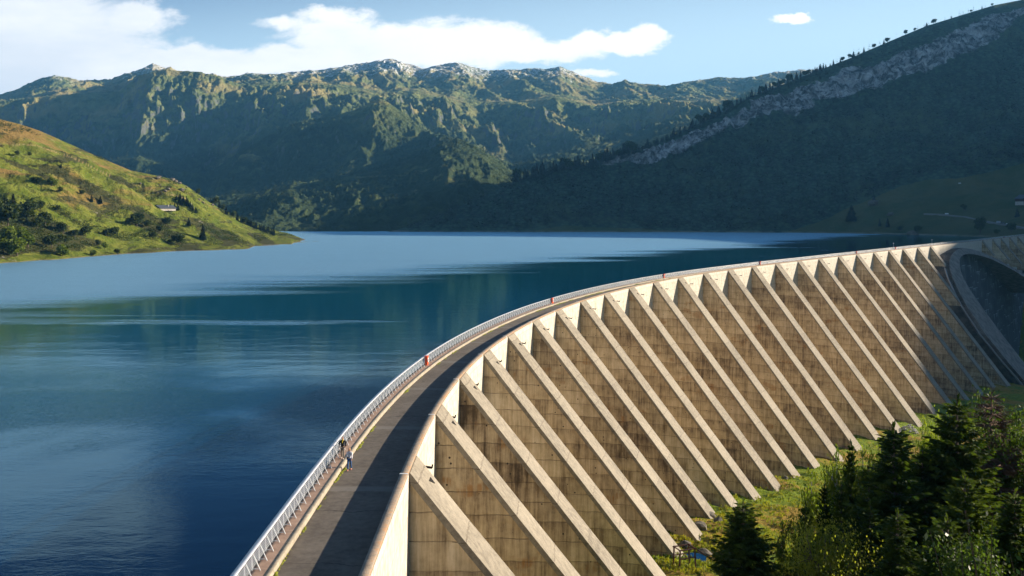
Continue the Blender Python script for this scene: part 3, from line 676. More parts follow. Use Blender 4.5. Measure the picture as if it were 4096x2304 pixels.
def buttress(s, zb, B, first=False, tmax=None):
    x0, y0, nx, ny = crest(s + 2.2); tx_, ty_ = -ny, nx
    e = empty('buttress', (x0, y0, .78), 0); e.parent = dam; P_(e)
    def W(a, b, z): return (tx_ * a + nx * b, ty_ * a + ny * b, z - .78)
    zt = .76; wv = 2.0; cv = 2.2
    nseg = 24; V = []
    bm_ = MB()
    bb = B * (zt - zb); fl_ = lambda z: .0105 * (zt - z)      # the rib thickens towards its foot
    wb = wv + fl_(zb)
    bm_.poly([W(-wv, -.3, zt), W(-wb, -.3, zb), W(-wb, bb, zb), W(-wv, .02, zt), W(wv, -.3, zt), W(wb, -.3, zb), W(wb, bb, zb), W(wv, .02, zt)],
             [(0, 1, 2, 3), (7, 6, 5, 4), (3, 2, 6, 7), (0, 3, 7, 4), (1, 5, 6, 2)])
    w_ = bm_.build('web', M_WEB, e)
    # cap: thick sloping slab, its surface very slightly uneven from pour to pour
    rr = np.random.RandomState(int(s * 7) % 9999); V = []; Fc = []
    ns = max(3, int((zt - zb) / 4.3)); zs = np.linspace(zt, zb, ns + 1)
    for i, z in enumerate(zs):
        j = rr.uniform(-.035, .035); q = B * (zt - z) + .10 + j; c_ = cv + fl_(z) + rr.uniform(-.03, .03)
        V += [W(-c_, q, z), W(c_, q, z), W(c_, q - .62, z), W(-c_, q - .62, z)]
    for i in range(ns):
        a = i * 4
        for k in range(4): Fc.append((a + k, a + (k + 1) % 4, a + 4 + (k + 1) % 4, a + 4 + k))
    Fc.append((3, 2, 1, 0)); Fc.append(tuple(ns * 4 + k for k in range(4)))
    c = meshobj('cap_slab', V, Fc, M_CAP, e)
    # three-cornered drain hole near the slab's head: black prism painted for its shaded inside
    q = lambda a, z, d=.145: W(a, B * (zt - z) + d, z)
    t_ = MB(); t_.poly([q(.35, -.60), q(1.25, -.60), q(1.15, -1.05), q(.35, -.60, -.3), q(1.25, -.60, -.3), q(1.15, -1.05, -.3)], [(0, 1, 2), (5, 4, 3), (0, 3, 4, 1), (1, 4, 5, 2), (2, 5, 3, 0)])
    h = t_.build('drain_hole', M_DARK, c)
    return e
for k in range(25):
    zb = float(interp(np.array([BS[k]]), FZ)[0]) - 9
    if k >= 22: zb = -84
    buttress(BS[k], zb, batter(BS[k]))
for i, px in enumerate((3928, 3968.7, 4002.8, 4036.9, 4068, 4097, 4124, 4150)):
    xs_ = 2048 + F * CX / np.maximum(CY, 1); j = int(np.argmin(np.abs(xs_[300:] - px))) + 300 if False else int(np.argmin(np.where(CY > 400, np.abs(xs_ - px), 1e9)))
    buttress(float(CREST_S[j]), -9.5 - 4.3 * i, .74)
# spouts on the pale wall
for k in range(24):
    s = BS[k] + 4.4 + (BS[k + 1] - BS[k] - 4.4) * .36
    a = crest(s, -.1); b_ = crest(s, .75); b2 = crest(s, .78)
    P_(MB().bar((a[0], a[1], -1.5), (b_[0], b_[1], -1.62), .16).bar((b_[0], b_[1], -1.62), (b2[0], b2[1], -1.35), .12).build('drain_spout', M_DARK, dam))

# arch dam block standing in front of the line of ribs
Q0 = np.array(BP[24]); nA = np.array([.766, -.643])
def unproj(px, py, off, kz=.6):
    ux, dz = (px - 2048) / F, -(py - HZ) / F
    tt = (nA @ Q0 + off - kz * CH) / (nA[0] * ux + nA[1] + kz * dz)
    return np.array([ux * tt, tt, CH + dz * tt])
def z3(p): return (3700 + p[0] / 1.932, 900 + p[1] / 1.932)
outer = [(1000, 1490), (880, 1340), (765, 1200), (650, 1070), (560, 958), (470, 848), (400, 740), (330, 636), (262, 510), (215, 410), (192, 335), (190, 280), (204, 236), (235, 201), (270, 184), (310, 180), (370, 189), (440, 209), (520, 244), (600, 285), (700, 340), (800, 398), (900, 455), (1010, 515)]
inner = [(1000, 1370), (885, 1225), (765, 1072), (672, 950), (592, 840), (520, 742), (450, 648), (390, 560), (340, 485), (300, 415), (275, 350), (268, 300), (268, 268), (276, 248), (292, 234), (314, 226), (360, 223), (430, 238), (510, 263), (590, 301), (690, 354), (790, 418), (890, 478), (1000, 540)]
def mat_arch():
    m, t, b, g = material('arch_face_concrete')
    P = g.outputs['Position']; x, y, z = t.sep(P)[:3]
    al = t.m('ADD', t.m('MULTIPLY', x, .643), t.m('MULTIPLY', y, .766))
    Q = t.comb(al, 0.0, z)
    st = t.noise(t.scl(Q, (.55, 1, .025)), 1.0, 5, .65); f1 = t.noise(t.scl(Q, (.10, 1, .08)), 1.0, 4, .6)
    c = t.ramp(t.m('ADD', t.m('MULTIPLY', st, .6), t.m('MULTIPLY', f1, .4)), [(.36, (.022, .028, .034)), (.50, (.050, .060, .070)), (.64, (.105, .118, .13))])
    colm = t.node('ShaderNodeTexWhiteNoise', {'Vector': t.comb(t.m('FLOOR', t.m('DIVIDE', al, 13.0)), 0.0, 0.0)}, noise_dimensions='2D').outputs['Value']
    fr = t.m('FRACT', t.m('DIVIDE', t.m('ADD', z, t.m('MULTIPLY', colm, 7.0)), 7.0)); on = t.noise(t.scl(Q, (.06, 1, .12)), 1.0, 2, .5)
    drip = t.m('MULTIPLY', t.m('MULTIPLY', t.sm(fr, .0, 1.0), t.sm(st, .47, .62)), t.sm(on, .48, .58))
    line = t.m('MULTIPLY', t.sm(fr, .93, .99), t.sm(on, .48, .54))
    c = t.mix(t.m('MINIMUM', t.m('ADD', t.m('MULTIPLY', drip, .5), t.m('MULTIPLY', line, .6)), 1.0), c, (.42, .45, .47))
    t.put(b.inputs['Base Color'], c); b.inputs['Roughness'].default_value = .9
    return m
M_ARCH = mat_arch()
M_BAND = plain('arch_rim_concrete', (.20, .175, .15), .9, 0, .35, .35)
arch = empty('arch_block', (BP[24][0], BP[24][1], -10)); arch.parent = dam; P_(arch)
def A_(o): o.matrix_parent_inverse = Matrix.Translation((-BP[24][0], -BP[24][1], 10)); return o
def band(outer, inner, off, depth, name, mat):
    V = []; Fc = []
    for a, b_ in zip(outer, inner):
        p = unproj(*z3(a), off); q = unproj(*z3(b_), off)
        nn = np.array([nA[0], nA[1], 0]) * depth
        V += [p, q, q - nn, p - nn]
    for i in range(len(outer) - 1):
        a = i * 4
        for k in range(4): Fc.append((a + k, a + 4 + k, a + 4 + (k + 1) % 4, a + (k + 1) % 4))
    Fc.append((0, 1, 2, 3)); Fc.append(tuple((len(outer) - 1) * 4 + k for k in (3, 2, 1, 0)))
    return meshobj(name, V, Fc, mat, arch)
KZ = .76; OFF = 2.4
def full_depth(p): return OFF - KZ * p[2] + .6
V = []; Fc = []
for a, b_ in zip(outer, inner):
    p = unproj(*z3(a), OFF, KZ); q = unproj(*z3(b_), OFF, KZ); nn = np.array([nA[0], nA[1], 0]) * 7.0; n2_ = np.array([nA[0], nA[1], 0]) * min(4.0, full_depth(p))
    V += [p, q, q - np.array([nA[0], nA[1], 0]) * (full_depth(q) - 1.0), p - n2_]
for i in range(len(outer) - 1):
    a = i * 4
    for k in range(4): Fc.append((a + k, a + 4 + k, a + 4 + (k + 1) % 4, a + (k + 1) % 4))
Fc.append((0, 1, 2, 3)); Fc.append(tuple((len(outer) - 1) * 4 + k for k in (3, 2, 1, 0)))
A_(meshobj('arch_rim', V, Fc, M_BAND, arch))
pts = [unproj(*z3((p[0] * .6 + q[0] * .4, p[1] * .6 + q[1] * .4)), 1.0, .10) for p, q in zip(inner, outer)] + [unproj(*z3(p), 1.0, .10) for p in [(1250, 660), (1250, 1600)]]
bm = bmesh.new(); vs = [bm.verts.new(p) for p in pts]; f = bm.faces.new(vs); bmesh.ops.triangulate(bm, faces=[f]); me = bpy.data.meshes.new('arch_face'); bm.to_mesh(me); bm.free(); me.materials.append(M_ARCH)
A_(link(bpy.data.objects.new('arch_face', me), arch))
V = []; Fc = []; op = [unproj(*z3(p), OFF, KZ) for p in outer[:20]]
for p in op:
    d1 = full_depth(p); nn = np.array([nA[0], nA[1], 0]); V += [p - nn * .25, p - nn * .25 - nn * d1, p - nn * (.25 + d1) + np.array([.5, .6, 0]), p - nn * .25 + np.array([.5, .6, 0])]
for i in range(len(op) - 1):
    a = i * 4
    for k in range(4): Fc.append((a + k, a + 4 + k, a + 4 + (k + 1) % 4, a + (k + 1) % 4))
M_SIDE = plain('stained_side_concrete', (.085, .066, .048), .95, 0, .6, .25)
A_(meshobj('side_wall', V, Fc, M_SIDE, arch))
pw = [p + np.array([-.9 - nA[0] * 1.8, -.2 - nA[1] * 1.8, -.3]) for p in [unproj(*z3(q), OFF, KZ) for q in outer[:11]]]
mb = MB(); mb.tube(pw, .5, 4); mb.tube([p + np.array([-.7, -.3, 1.3]) for p in pw], .14, 4); o = mb.build('service_stair', plain('stair_concrete', (.34, .32, .30)), arch); A_(o)

# ------------------------------------------------------------------ road, pavement, kerb
def setting(o): tag(o, kind='structure'); return o
setting(sweep('road', [(-.502, .0), (-1.5, .004), (-3, .012), (-4.5, .004), (-5.5, .0)], 0, S_END, 1.0, M_ROAD, closed=False))
setting(sweep('pavement', [(-5.86, .296), (-6.4, .298), (-6.84, .30), (-6.84, .0)], 0, S_END, 1.0, M_WALK, closed=False))
setting(sweep('kerb', [(-5.5, .0), (-5.52, .27), (-5.55, .302), (-5.86, .304), (-5.86, .0)], 0, S_END, .5, M_KERB, closed=False))
# moss in the gutter
M_MOSS = plain('moss', (.20, .22, .02), .95, 0, .5, 8)
mv = []; mf = []
r_ = np.random.RandomState(5)
for s in np.arange(20, 420, .10):
    dn = fbm(s / 4.0, 3.3, 3) + .35 * fbm(s / 14., 8.1, 2)
    if r_.rand() > np.clip(.25 + dn * 2.2, .02, .98): continue
    size = r_.uniform(.02, .07) * (1 + max(0, dn) * 2.2) * (1 + s / 400)
    x, y, nx, ny = crest(s, -5.47 + r_.uniform(0, .10 + .15 * max(0, dn)))
    base = len(mv); k = 6
    for i in range(k):
        a = 2 * math.pi * i / k; rr = size * r_.uniform(.6, 1.4); mv.append((x + rr * math.cos(a), y + rr * 1.4 * math.sin(a), .012))
    mv.append((x, y, .012 + size * r_.uniform(.5, 1.1)))
    for i in range(k): mf.append((base + i, base + (i + 1) % k, base + k))
tag(meshobj('moss', mv, np.array(mf), M_MOSS), 'yellow green moss growing in the gutter along the foot of the kerb', 'moss', kind='stuff')

# ------------------------------------------------------------------ railing
def rail_run(s0, s1, label, ds=1.0, nposts=100, post_sp=1.32):
    x0, y0, _, _ = crest(s0, -6.6)
    e = empty('railing', (x0, y0, .3)); tag(e, label, 'railing', None)
    inv = Matrix.Translation((-x0, -y0, -.3))
    def K(o): o.matrix_parent_inverse = inv; return o
    K(sweep('handrail', [(-6.82, 1.30), (-6.82, 1.36), (-6.54, 1.40), (-6.50, 1.36), (-6.52, 1.31)], s0, s1, ds, M_STEEL, e))
    for z in (.46, .61, .76, .91, 1.06, 1.2):
        w_ = .013
        K(sweep('wire', [(-6.62 - w_, z - w_), (-6.62 + w_, z - w_), (-6.62 + w_, z + w_), (-6.62 - w_, z + w_)], s0, s1, ds, M_STEEL, e))
    rest = MB(); n = 0
    for s in np.arange(s0 + .3, s1, post_sp):
        x, y, nx, ny = crest(s, 0); T = (-ny, nx)
        def q(o, z, x=x, y=y, nx=nx, ny=ny): return (x + nx * o, y + ny * o, z)
        mb = MB() if n < nposts else rest
        up = (T[0], T[1], 0)
        mb.bar(q(-6.64, .30), q(-6.66, 1.30), .035, .09, up); mb.bar(q(-6.60, 1.22), q(-6.20, .31), .035, .07, up); mb.bar(q(-6.64, .40), q(-6.24, .40), .03, .05, up)
        if n < nposts: K(mb.build('post', M_STEEL, e))
        n += 1
    if rest.f:
        o = K(rest.build('posts', M_STEEL, e)); o['kind'] = 'stuff'
    return e
s_gap = s_of((-7.5, 67.6))
rail_run(28, s_gap - .25, 'short near run of white steel railing with slanted struts below the walking couple', nposts=60)
rail_run(s_gap + .1, S_END - 20, 'long white steel railing following the crest of the dam from the couple onward', ds=1.5)

# ------------------------------------------------------------------ life ring stations
M_RED = plain('orange_red_plastic', (.75, .10, .03), .45, 0, .1)
def ring_station():
    e = empty('life_ring_station')
    mb = MB().box((0, 0, .62), (.34, .62, 1.0)).box((0, 0, 1.16), (.40, .68, .07)).box((0, 0, .06), (.16, .3, .14)); mb.build('housing', M_RED, e)
    bm = bmesh.new(); me = bpy.data.meshes.new('life_ring')
    V, Fc = [], []; n, m_ = 20, 8
    for i in range(n):
        a = 2 * math.pi * i / n
        for j in range(m_):
            b_ = 2 * math.pi * j / m_; rr = .23 + .055 * math.cos(b_)
            V.append((.21 + .055 * math.sin(b_), rr * math.cos(a), .68 + rr * math.sin(a)))
    for i in range(n):
        for j in range(m_): Fc.append((i * m_ + j, ((i + 1) % n) * m_ + j, ((i + 1) % n) * m_ + (j + 1) % m_, i * m_ + (j + 1) % m_))
    bm.free(); meshobj('life_ring', V, Fc, M_WHITE, e, True)
    return e
rs = ring_station(); xs_ = None
ox, oy, _, _ = crest(CREST_S, -6.25)
opx = 2048 + F * ox / np.maximum(oy, 1)
for i, (dx, lab) in enumerate([(1073, 'large orange life ring station on the railing where the curve begins, nearest the couple'), (1390, 'second orange life ring station on the railing, above the middle of the dam'), (1672, 'third small orange life ring station, where the railing meets the dark water'), (1913, 'fourth tiny orange life ring station far along the railing'), (2155, 'fifth tiny red life ring station on the straight crest'), (2254, 'last tiny red life ring station beside the crest lamp')]):
    o = rs if i == 0 else copy_tree(rs)
    j = int(np.argmin(np.where(oy > 55, np.abs(opx - dx * 1.59), 1e9)))
    o.location = (ox[j], oy[j], .3); o.rotation_euler = (0, 0, math.atan2(NY[j], NX[j])); tag(o, lab, 'life ring', 'life ring stations along the railing')
# crest lamps
def lamp():
    e = empty('street_lamp'); MB().tube([(0, 0, 0), (0, 0, 3.1)], [.07, .045], 8).box((0, 0, .05), (.3, .3, .1)).build('pole', M_STEEL, e)
    MB().lathe((0, 0, 3.1), [(.06, 0), (.26, .12), (.30, .3), (.18, .42), (.02, .46)], 10).build('lamp_head', M_WHITE, e); return e
lp = lamp()
for i, (px, lab) in enumerate([(3575, 'white post lamp on the dam crest, left one of the two'), (3727, 'white post lamp on the dam crest, right one above the last sunlit rib')]):
    o = lp if i == 0 else copy_tree(lp); j = int(np.argmin(np.where(oy > 300, np.abs(opx - px), 1e9))); o.location = (ox[j], oy[j], .3); tag(o, lab, 'street lamp', 'post lamps on the crest')
# ------------------------------------------------------------------ foliage materials
def mat_leaf(name, c1, c2, trans=.45, scale=.8, rough=.6, spec=.2):
    m, t, b, g = material(name)
    P = g.outputs['Position']
    n = t.noise(P, scale, 4, .7)
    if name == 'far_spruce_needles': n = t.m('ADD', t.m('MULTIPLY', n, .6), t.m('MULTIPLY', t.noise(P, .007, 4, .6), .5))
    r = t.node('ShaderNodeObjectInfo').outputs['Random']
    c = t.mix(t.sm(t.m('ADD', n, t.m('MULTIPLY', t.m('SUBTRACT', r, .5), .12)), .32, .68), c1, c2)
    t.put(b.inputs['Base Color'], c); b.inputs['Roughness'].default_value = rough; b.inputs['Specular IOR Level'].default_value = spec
    tr = t.node('ShaderNodeBsdfTranslucent', {'Color': t.mix(1.0, c, (1.25, 1.35, .55), 'MULTIPLY')})
    mx = t.node('ShaderNodeMixShader', {0: trans, 1: b.outputs[0], 2: tr.outputs[0]})
    t.l.new(mx.outputs[0], t.n['Material Output'].inputs['Surface'])
    return m
M_SPR = mat_leaf('spruce_needles', (.016, .034, .006), (.085, .115, .018), .32, .8, .7, .08)
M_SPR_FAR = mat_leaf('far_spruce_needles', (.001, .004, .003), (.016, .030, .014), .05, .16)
M_LITLEAF = mat_leaf('birch_leaves', (.08, .13, .012), (.24, .28, .030), .5)
M_MIDLEAF = mat_leaf('alder_leaves', (.022, .042, .008), (.075, .115, .018), .40)
M_YELLOW = mat_leaf('yellowing_leaves', (.14, .14, .015), (.30, .24, .03), .5)
M_WILLOW = mat_leaf('willow_leaves', (.11, .14, .016), (.32, .31, .045), .5)
M_HILLLEAF = mat_leaf('hill_tree_leaves', (.018, .034, .008), (.065, .085, .018), .35, .3)
M_HILLLIT = mat_leaf('light_hill_tree_leaves', (.05, .085, .010), (.15, .19, .022), .4, .3)
M_BARK = plain('bark', (.10, .075, .055), .95, 0, .4, 3)
M_BIRCHBARK = plain('pale_bark', (.38, .35, .31), .85, 0, .4, 4)
M_DEAD = plain('dead_twigs', (.105, .060, .040), .95, 0, .45, 2)

def tri_cards(P, D, Wd, L, Wt, up=None):
    """kite-shaped cards: base point P, direction D (unit), side Wd (unit), length L, width Wt"""
    a = P; b = P + D * (L * .45)[:, None] + Wd * (Wt * .5)[:, None]; c = P + D * L[:, None]; d = P + D * (L * .45)[:, None] - Wd * (Wt * .5)[:, None]
    V = np.stack([a, b, c, d], 1).reshape(-1, 3); n = len(P); return V, np.arange(n * 4).reshape(n, 4)
def unit(v): return v / (np.linalg.norm(v, axis=-1, keepdims=True) + 1e-9)
def spruce_mesh(seed, h=16., r=3.0, levels=46, per=8, twigs=13, dead=False, gap=.0, tw=.42):
    rr = np.random.RandomState(seed); PT = []; DT = []; LT = []; br = MB()
    az0 = 0
    for i in range(levels):
        f = (i + rr.uniform(-.3, .3)) / levels; f = min(max(f, 0), .995)
        z = h * (.06 + .93 * f); R_ = r * (1 - f) ** .85 * (.88 + .12 * math.sin(i * 1.3)) + .10
        if f < .08: R_ *= .75
        n = per if f < .8 else max(4, per - 2)
        az0 += 2.4
        for k in range(n):
            if rr.rand() < gap: continue
            az = az0 + 2 * math.pi * k / n + rr.uniform(-.3, .3); L = R_ * rr.uniform(.62, 1.18)
            if f > .97: L *= .5
            dr = rr.uniform(.10, .38) * (1 - f) - .38 * f          # lower boughs droop, upper ones rise
            d = np.array([math.cos(az), math.sin(az), 0])
            tt = np.linspace(.12, 1, twigs)
            pts = d[None] * (L * tt)[:, None]; pts[:, 2] = z - dr * L * tt + .28 * L * np.clip(tt - .55, 0, 1) ** 1.6
            if dead or i % 3 == 0:
                br.tube([(0, 0, z), tuple(pts[twigs // 2]), tuple(pts[-1])], [.035 if dead else .03, .02, .008], 3)
            side = np.array([-d[1], d[0], 0])
            for sg in (-1, 1):
                if dead and rr.rand() < .45: continue
                jit = rr.uniform(-.12, .12, (twigs, 3)) * min(1, R_)
                dd = unit(d[None] * .75 + sg * side[None] * rr.uniform(.45, 1.0, (twigs, 1)) + np.array([0, 0, -.18]) + rr.uniform(-.25, .25, (twigs, 3)))
                ll = (tw * (1.15 - .65 * tt) * rr.uniform(.7, 1.3, twigs)) * min(1.25, .45 + R_ * .45)
                PT.append(pts + jit * .5); DT.append(dd); LT.append(ll)
            PT.append(pts[-1:]); DT.append(unit(d[None] + np.array([[0, 0, .15]]))); LT.append(np.array([tw * .8]))
    # leader
    for q in range(8):
        PT.append(np.array([[0, 0, h * (.965 + .004 * q)]])); DT.append(unit(np.array([[rr.uniform(-.5, .5), rr.uniform(-.5, .5), .9]]))); LT.append(np.array([.35]))
    P = np.concatenate(PT); D = np.concatenate(DT); L = np.concatenate(LT)
    W1 = unit(np.cross(D, rr.uniform(-1, 1, D.shape)))
    wt = L * (.10 if dead else .42)
    V, Fc = tri_cards(P, D, W1, L, wt)
    return V, Fc, br
def far_tree_mesh(seed, h=1.0, r=.2, kind='spruce', n=260):
    """light tree for distant slopes: still made of many small sprays of foliage"""
    rr = np.random.RandomState(seed)
    if kind == 'spruce':
        f = rr.rand(n) ** 1.35; az = rr.rand(n) * 2 * np.pi; R_ = r * (1 - f) ** .9 * rr.uniform(.45, 1.05, n)
        P = np.stack([np.cos(az) * R_ * .35, np.sin(az) * R_ * .35, h * (.05 + .9 * f)], 1)
        D = unit(np.stack([np.cos(az), np.sin(az), -.35 + .6 * f], 1)); L = R_ * .85 + .03 * h
        W1 = unit(np.cross(D, np.array([[0, 0, 1.]])) + rr.uniform(-.5, .5, (n, 3))); return tri_cards(P, D, W1, L, L * .8 + .015 * h)
    cs = [(np.array([rr.uniform(-.55, .55) * r, rr.uniform(-.55, .55) * r, h * rr.uniform(.38, .82)]), r * rr.uniform(.42, .68)) for _ in range(9)]
    P = []; 
    for i in range(n):
        c, q = cs[rr.randint(len(cs))]; v = unit(rr.normal(size=3)); P.append(c + v * q * rr.uniform(.65, 1.0) * np.array([1, 1, .85]))
    P = np.array(P); D = unit(rr.normal(size=P.shape)); L = rr.uniform(.16, .34, n) * r * 1.1
    W1 = unit(np.cross(D, rr.normal(size=P.shape))); return tri_cards(P, D, W1, L, L * .8)
def leafy_mesh(seed, h=9., r=3., leaf=.17, nleaf=9000, limbs=9, slender=1.0):
    rr = np.random.RandomState(seed); br = MB(); tips = []
    br.tube([(0, 0, -.3), (.05 * h * .3, 0, h * .35), (.03 * h, .02 * h, h * .7), (.02 * h, .03 * h, h * .97)], [.022 * h, .016 * h, .009 * h, .003 * h], 7)
    for i in range(limbs * 3):
        z0 = h * rr.uniform(.12, .85); az = rr.rand() * 2 * math.pi; f = z0 / h
        L = r * (1.15 - .75 * f) * rr.uniform(.6, 1.1) * slender; up = rr.uniform(.5, 1.1)
        p0 = np.array([.02 * h * f, .02 * h * f, z0]); d = np.array([math.cos(az), math.sin(az), up]); 
        p1 = p0 + d * L * .5; p2 = p0 + np.array([math.cos(az), math.sin(az), up * .7]) * L + rr.uniform(-.2, .2, 3) * L
        br.tube([tuple(p0), tuple(p1), tuple(p2)], [.007 * h, .004 * h, .0015 * h], 4)
        tips.append((p2, .32 * L + .25)); tips.append((p1 * .5 + p2 * .5, .30 * L + .2))
        for q in range(3):
            e = p1 + rr.uniform(-.6, .6, 3) * L * .7 + np.array([0, 0, .15 * L]); br.tube([tuple(p1), tuple(e)], [.0035 * h, .001 * h], 3); tips.append((e, .26 * L + .2))
    tips.append((np.array([.02 * h, .03 * h, h * .96]), .35)); tips.append((np.array([.02 * h, .02 * h, h * .88]), .5))
    k = rr.randint(len(tips), size=nleaf); C = np.array([t_[0] for t_ in tips])[k]; S = np.array([t_[1] for t_ in tips])[k]
    P = C + rr.normal(size=(nleaf, 3)) * (S * .5)[:, None] * np.array([1, 1, .8])
    # hanging sprays
    P[:, 2] -= np.abs(rr.normal(size=nleaf)) * .12 * S
    D = unit(rr.normal(size=(nleaf, 3)) + np.array([0, 0, -.5])); W1 = unit(np.cross(D, rr.normal(size=(nleaf, 3))))
    L = leaf * rr.uniform(.6, 1.3, nleaf); V, Fc = tri_cards(P, D, W1, L, L * .72)
    return V, Fc, br
def make_spruce(name, seed, dead=False, mat=None, **kw):
    h = kw.get('h', 16.)
    V, Fc, br = spruce_mesh(seed, dead=dead, **kw); e = empty(name)
    meshobj('crown', V, Fc, mat or (M_DEAD if dead else M_SPR), e)
    br.tube([(0, 0, -1.0), (0, 0, h * .5), (0, 0, h * .99)], [.016 * h, .009 * h, .0015 * h], 8)
    br.build('trunk', M_DEAD if dead else M_BARK, e); return e
def make_leafy(name, seed, mat, bark=None, **kw):
    V, Fc, br = leafy_mesh(seed, **kw); e = empty(name); meshobj('crown', V, Fc, mat, e); br.build('trunk', bark or M_BARK, e); return e
def put(proto, first, x, y, z, h, h0, rz, label, cat, group=None, wide=1.0):
    o = proto if first else copy_tree(proto)
    k = h / h0; o.location = (x, y, z); o.scale = (k * wide, k * wide, k); o.rotation_euler = (0, 0, rz)
    for q in ('label', 'category', 'group'):
        if q in o: del o[q]
    tag(o, label, cat, group); return o
class Kit:
    def __init__(s, protos, h0): s.p = protos; s.h0 = h0; s.used = [False] * len(protos); s.i = 0
    def put(s, x, y, z, h, label, cat, group=None, which=None, wide=1.0):
        i = s.i % len(s.p) if which is None else which; s.i += 1; f = not s.used[i]; s.used[i] = True
        return put(s.p[i], f, x, y, z, h, s.h0, random.uniform(0, 6.28), label, cat, group, wide)
    def drop(s):
        for u, p in zip(s.used, s.p):
            if not u:
                for c in list(p.children): bpy.data.objects.remove(c)
                bpy.data.objects.remove(p)

# ------------------------------------------------------------------ trees on the near bank: (picture x, picture y of the top, distance, ...)
def near(px_full, y_top, D):
    x = (px_full - 2048) / F * D; zt = CH + (HZ - y_top) * D / F; zg = float(ground_z(np.array([x]), np.array([D]))[0]); return x, D, zg, zt - zg
K_SP = Kit([make_spruce('spruce', 11, h=16., r=4.6, levels=50, per=9, twigs=20, tw=.5), make_spruce('spruce', 12, h=16., r=4.1, levels=50, per=9, twigs=18, tw=.5, gap=.10), make_spruce('spruce', 13, h=16., r=5.0, levels=48, per=9, twigs=21, tw=.52, gap=.05)], 16.)
K_DEAD = Kit([make_spruce('dead_spruce', 21, dead=True, h=17., r=4.4, levels=44, per=7, twigs=20, tw=.75)], 17.)
K_BI = Kit([make_leafy('birch', 31, M_LITLEAF, M_BIRCHBARK, h=9., r=2.2, leaf=.15, nleaf=9000), make_leafy('birch', 32, M_LITLEAF, M_BIRCHBARK, h=9., r=2.6, leaf=.15, nleaf=9500)], 9.)
K_AL = Kit([make_leafy('alder_tree', 41, M_MIDLEAF, None, h=9., r=3.0, leaf=.12, nleaf=17000), make_leafy('alder_tree', 42, M_MIDLEAF, None, h=9., r=2.5, leaf=.12, nleaf=15000)], 9.)
K_YE = Kit([make_leafy('willow_bush', 51, M_WILLOW, None, h=6., r=2.6, leaf=.085, nleaf=14000, limbs=12)], 6.)
NEAR = [
    (K_SP, 2972, 1996, 84, 'dark spruce standing alone on the grass, lowest and furthest left of the conifers', 'spruce', 1.7),
    (K_SP, 3576, 1697, 62, 'big dark spruce with a pointed crown in the middle of the wood', 'spruce', 1.15),
    (K_SP, 3828, 1587, 74, 'tall dark spruce with fresh green tips left of the brown dead tree', 'spruce', 1.1),
    (K_DEAD, 3965, 1556, 58, 'brown dead spruce with bare drooping twigs', 'dead spruce', 1.15),
    (K_SP, 3404, 1761, 118, 'small slim spruce in front of the ribs, between two light green birches', 'spruce', .8),
    (K_BI, 3262, 1858, 96, 'light green birch rising above two spruces near the grass strip', 'birch', .85),
    (K_SP, 3300, 1925, 90, 'narrow spruce tucked against the right side of the birch beside the grass', 'spruce', .8),
    (K_SP, 3222, 2010, 86, 'young spruce under the birch at the edge of the grass', 'spruce', .9),
    (K_SP, 3365, 1925, 84, 'slender spruce right of the birch pair, its top level with the grass edge', 'spruce', .85),
    (K_BI, 3355, 1766, 132, 'slim birch with airy leaves just left of the small spruce', 'birch', .8),
    (K_BI, 3454, 1768, 120, 'bright yellow green birch just right of the small spruce', 'birch', .9),
    (K_BI, 3530, 1735, 150, 'pale green birch behind the big spruce, against the foot of the ribs', 'birch', 1.0),
    (K_BI, 3700, 1640, 150, 'upright birch with a pointed light crown left of the tall spruce', 'birch', .75),
    (K_BI, 3742, 1628, 185, 'rounded silvery birch close to the shaded ribs', 'birch', .9),
    (K_BI, 3640, 1725, 140, 'low light birch between the big spruce and the tall spruce', 'birch', 1.1),
    (K_BI, 3800, 1640, 160, 'light birch half hidden behind the tall spruce', 'birch', .9),
    (K_AL, 4055, 1604, 130, 'round green alder at the right edge of the picture', 'alder', 1.1),
    (K_AL, 4010, 1648, 120, 'bright green alder just behind the brown dead spruce', 'alder', 1.0),
    (K_AL, 4090, 1700, 105, 'dense dark alder below the round one at the right edge', 'alder', 1.1),
    (K_BI, 3940, 1760, 95, 'light green birch showing between the tall spruce and the dead one', 'birch', 1.1),
    (K_BI, 4085, 1830, 90, 'sunlit birch right of the dead spruce, low at the right edge', 'birch', 1.0),
    (K_SP, 3475, 1850, 80, 'dark spruce shoulder to shoulder with the big spruce, on its left', 'spruce', 1.0),
    (K_SP, 3690, 1790, 78, 'dark spruce filling the gap right of the big spruce', 'spruce', 1.0),
    (K_SP, 3700, 1950, 52, 'dark spruce low between the big spruce and the dead one', 'spruce', 1.1),
    (K_SP, 3480, 2010, 50, 'dark spruce at the foot of the big one, left side', 'spruce', 1.0),
    (K_SP, 3860, 1890, 46, 'close dark spruce in front of the dead tree', 'spruce', 1.1),
    (K_SP, 4060, 1960, 40, 'close dark spruce at the right edge of the picture', 'spruce', 1.1),
    (K_SP, 3590, 2040, 44, 'shaded spruce in the bottom right thicket under the big spruce', 'spruce', 1.1),
    (K_SP, 3790, 2060, 38, 'shaded spruce low in the bottom right thicket, left of the leafy twigs', 'spruce', 1.1),
    (K_AL, 3930, 2120, 34, 'shaded alder in the bottom right corner thicket', 'alder', .9),
    (K_YE, 3290, 2125, 62, 'yellow green willow bush between the lone spruce and the big one', 'bush', .62),
    (K_YE, 3370, 2150, 56, 'yellowing willow bush at the bottom of the picture below the birch', 'bush', .7),
    (K_SP, 3420, 2090, 56, 'dark spruce rising behind the willow bushes', 'spruce', .9),
    (K_AL, 3130, 2060, 95, 'dark alder bush on the grass edge left of the young spruce', 'alder', .5),
]
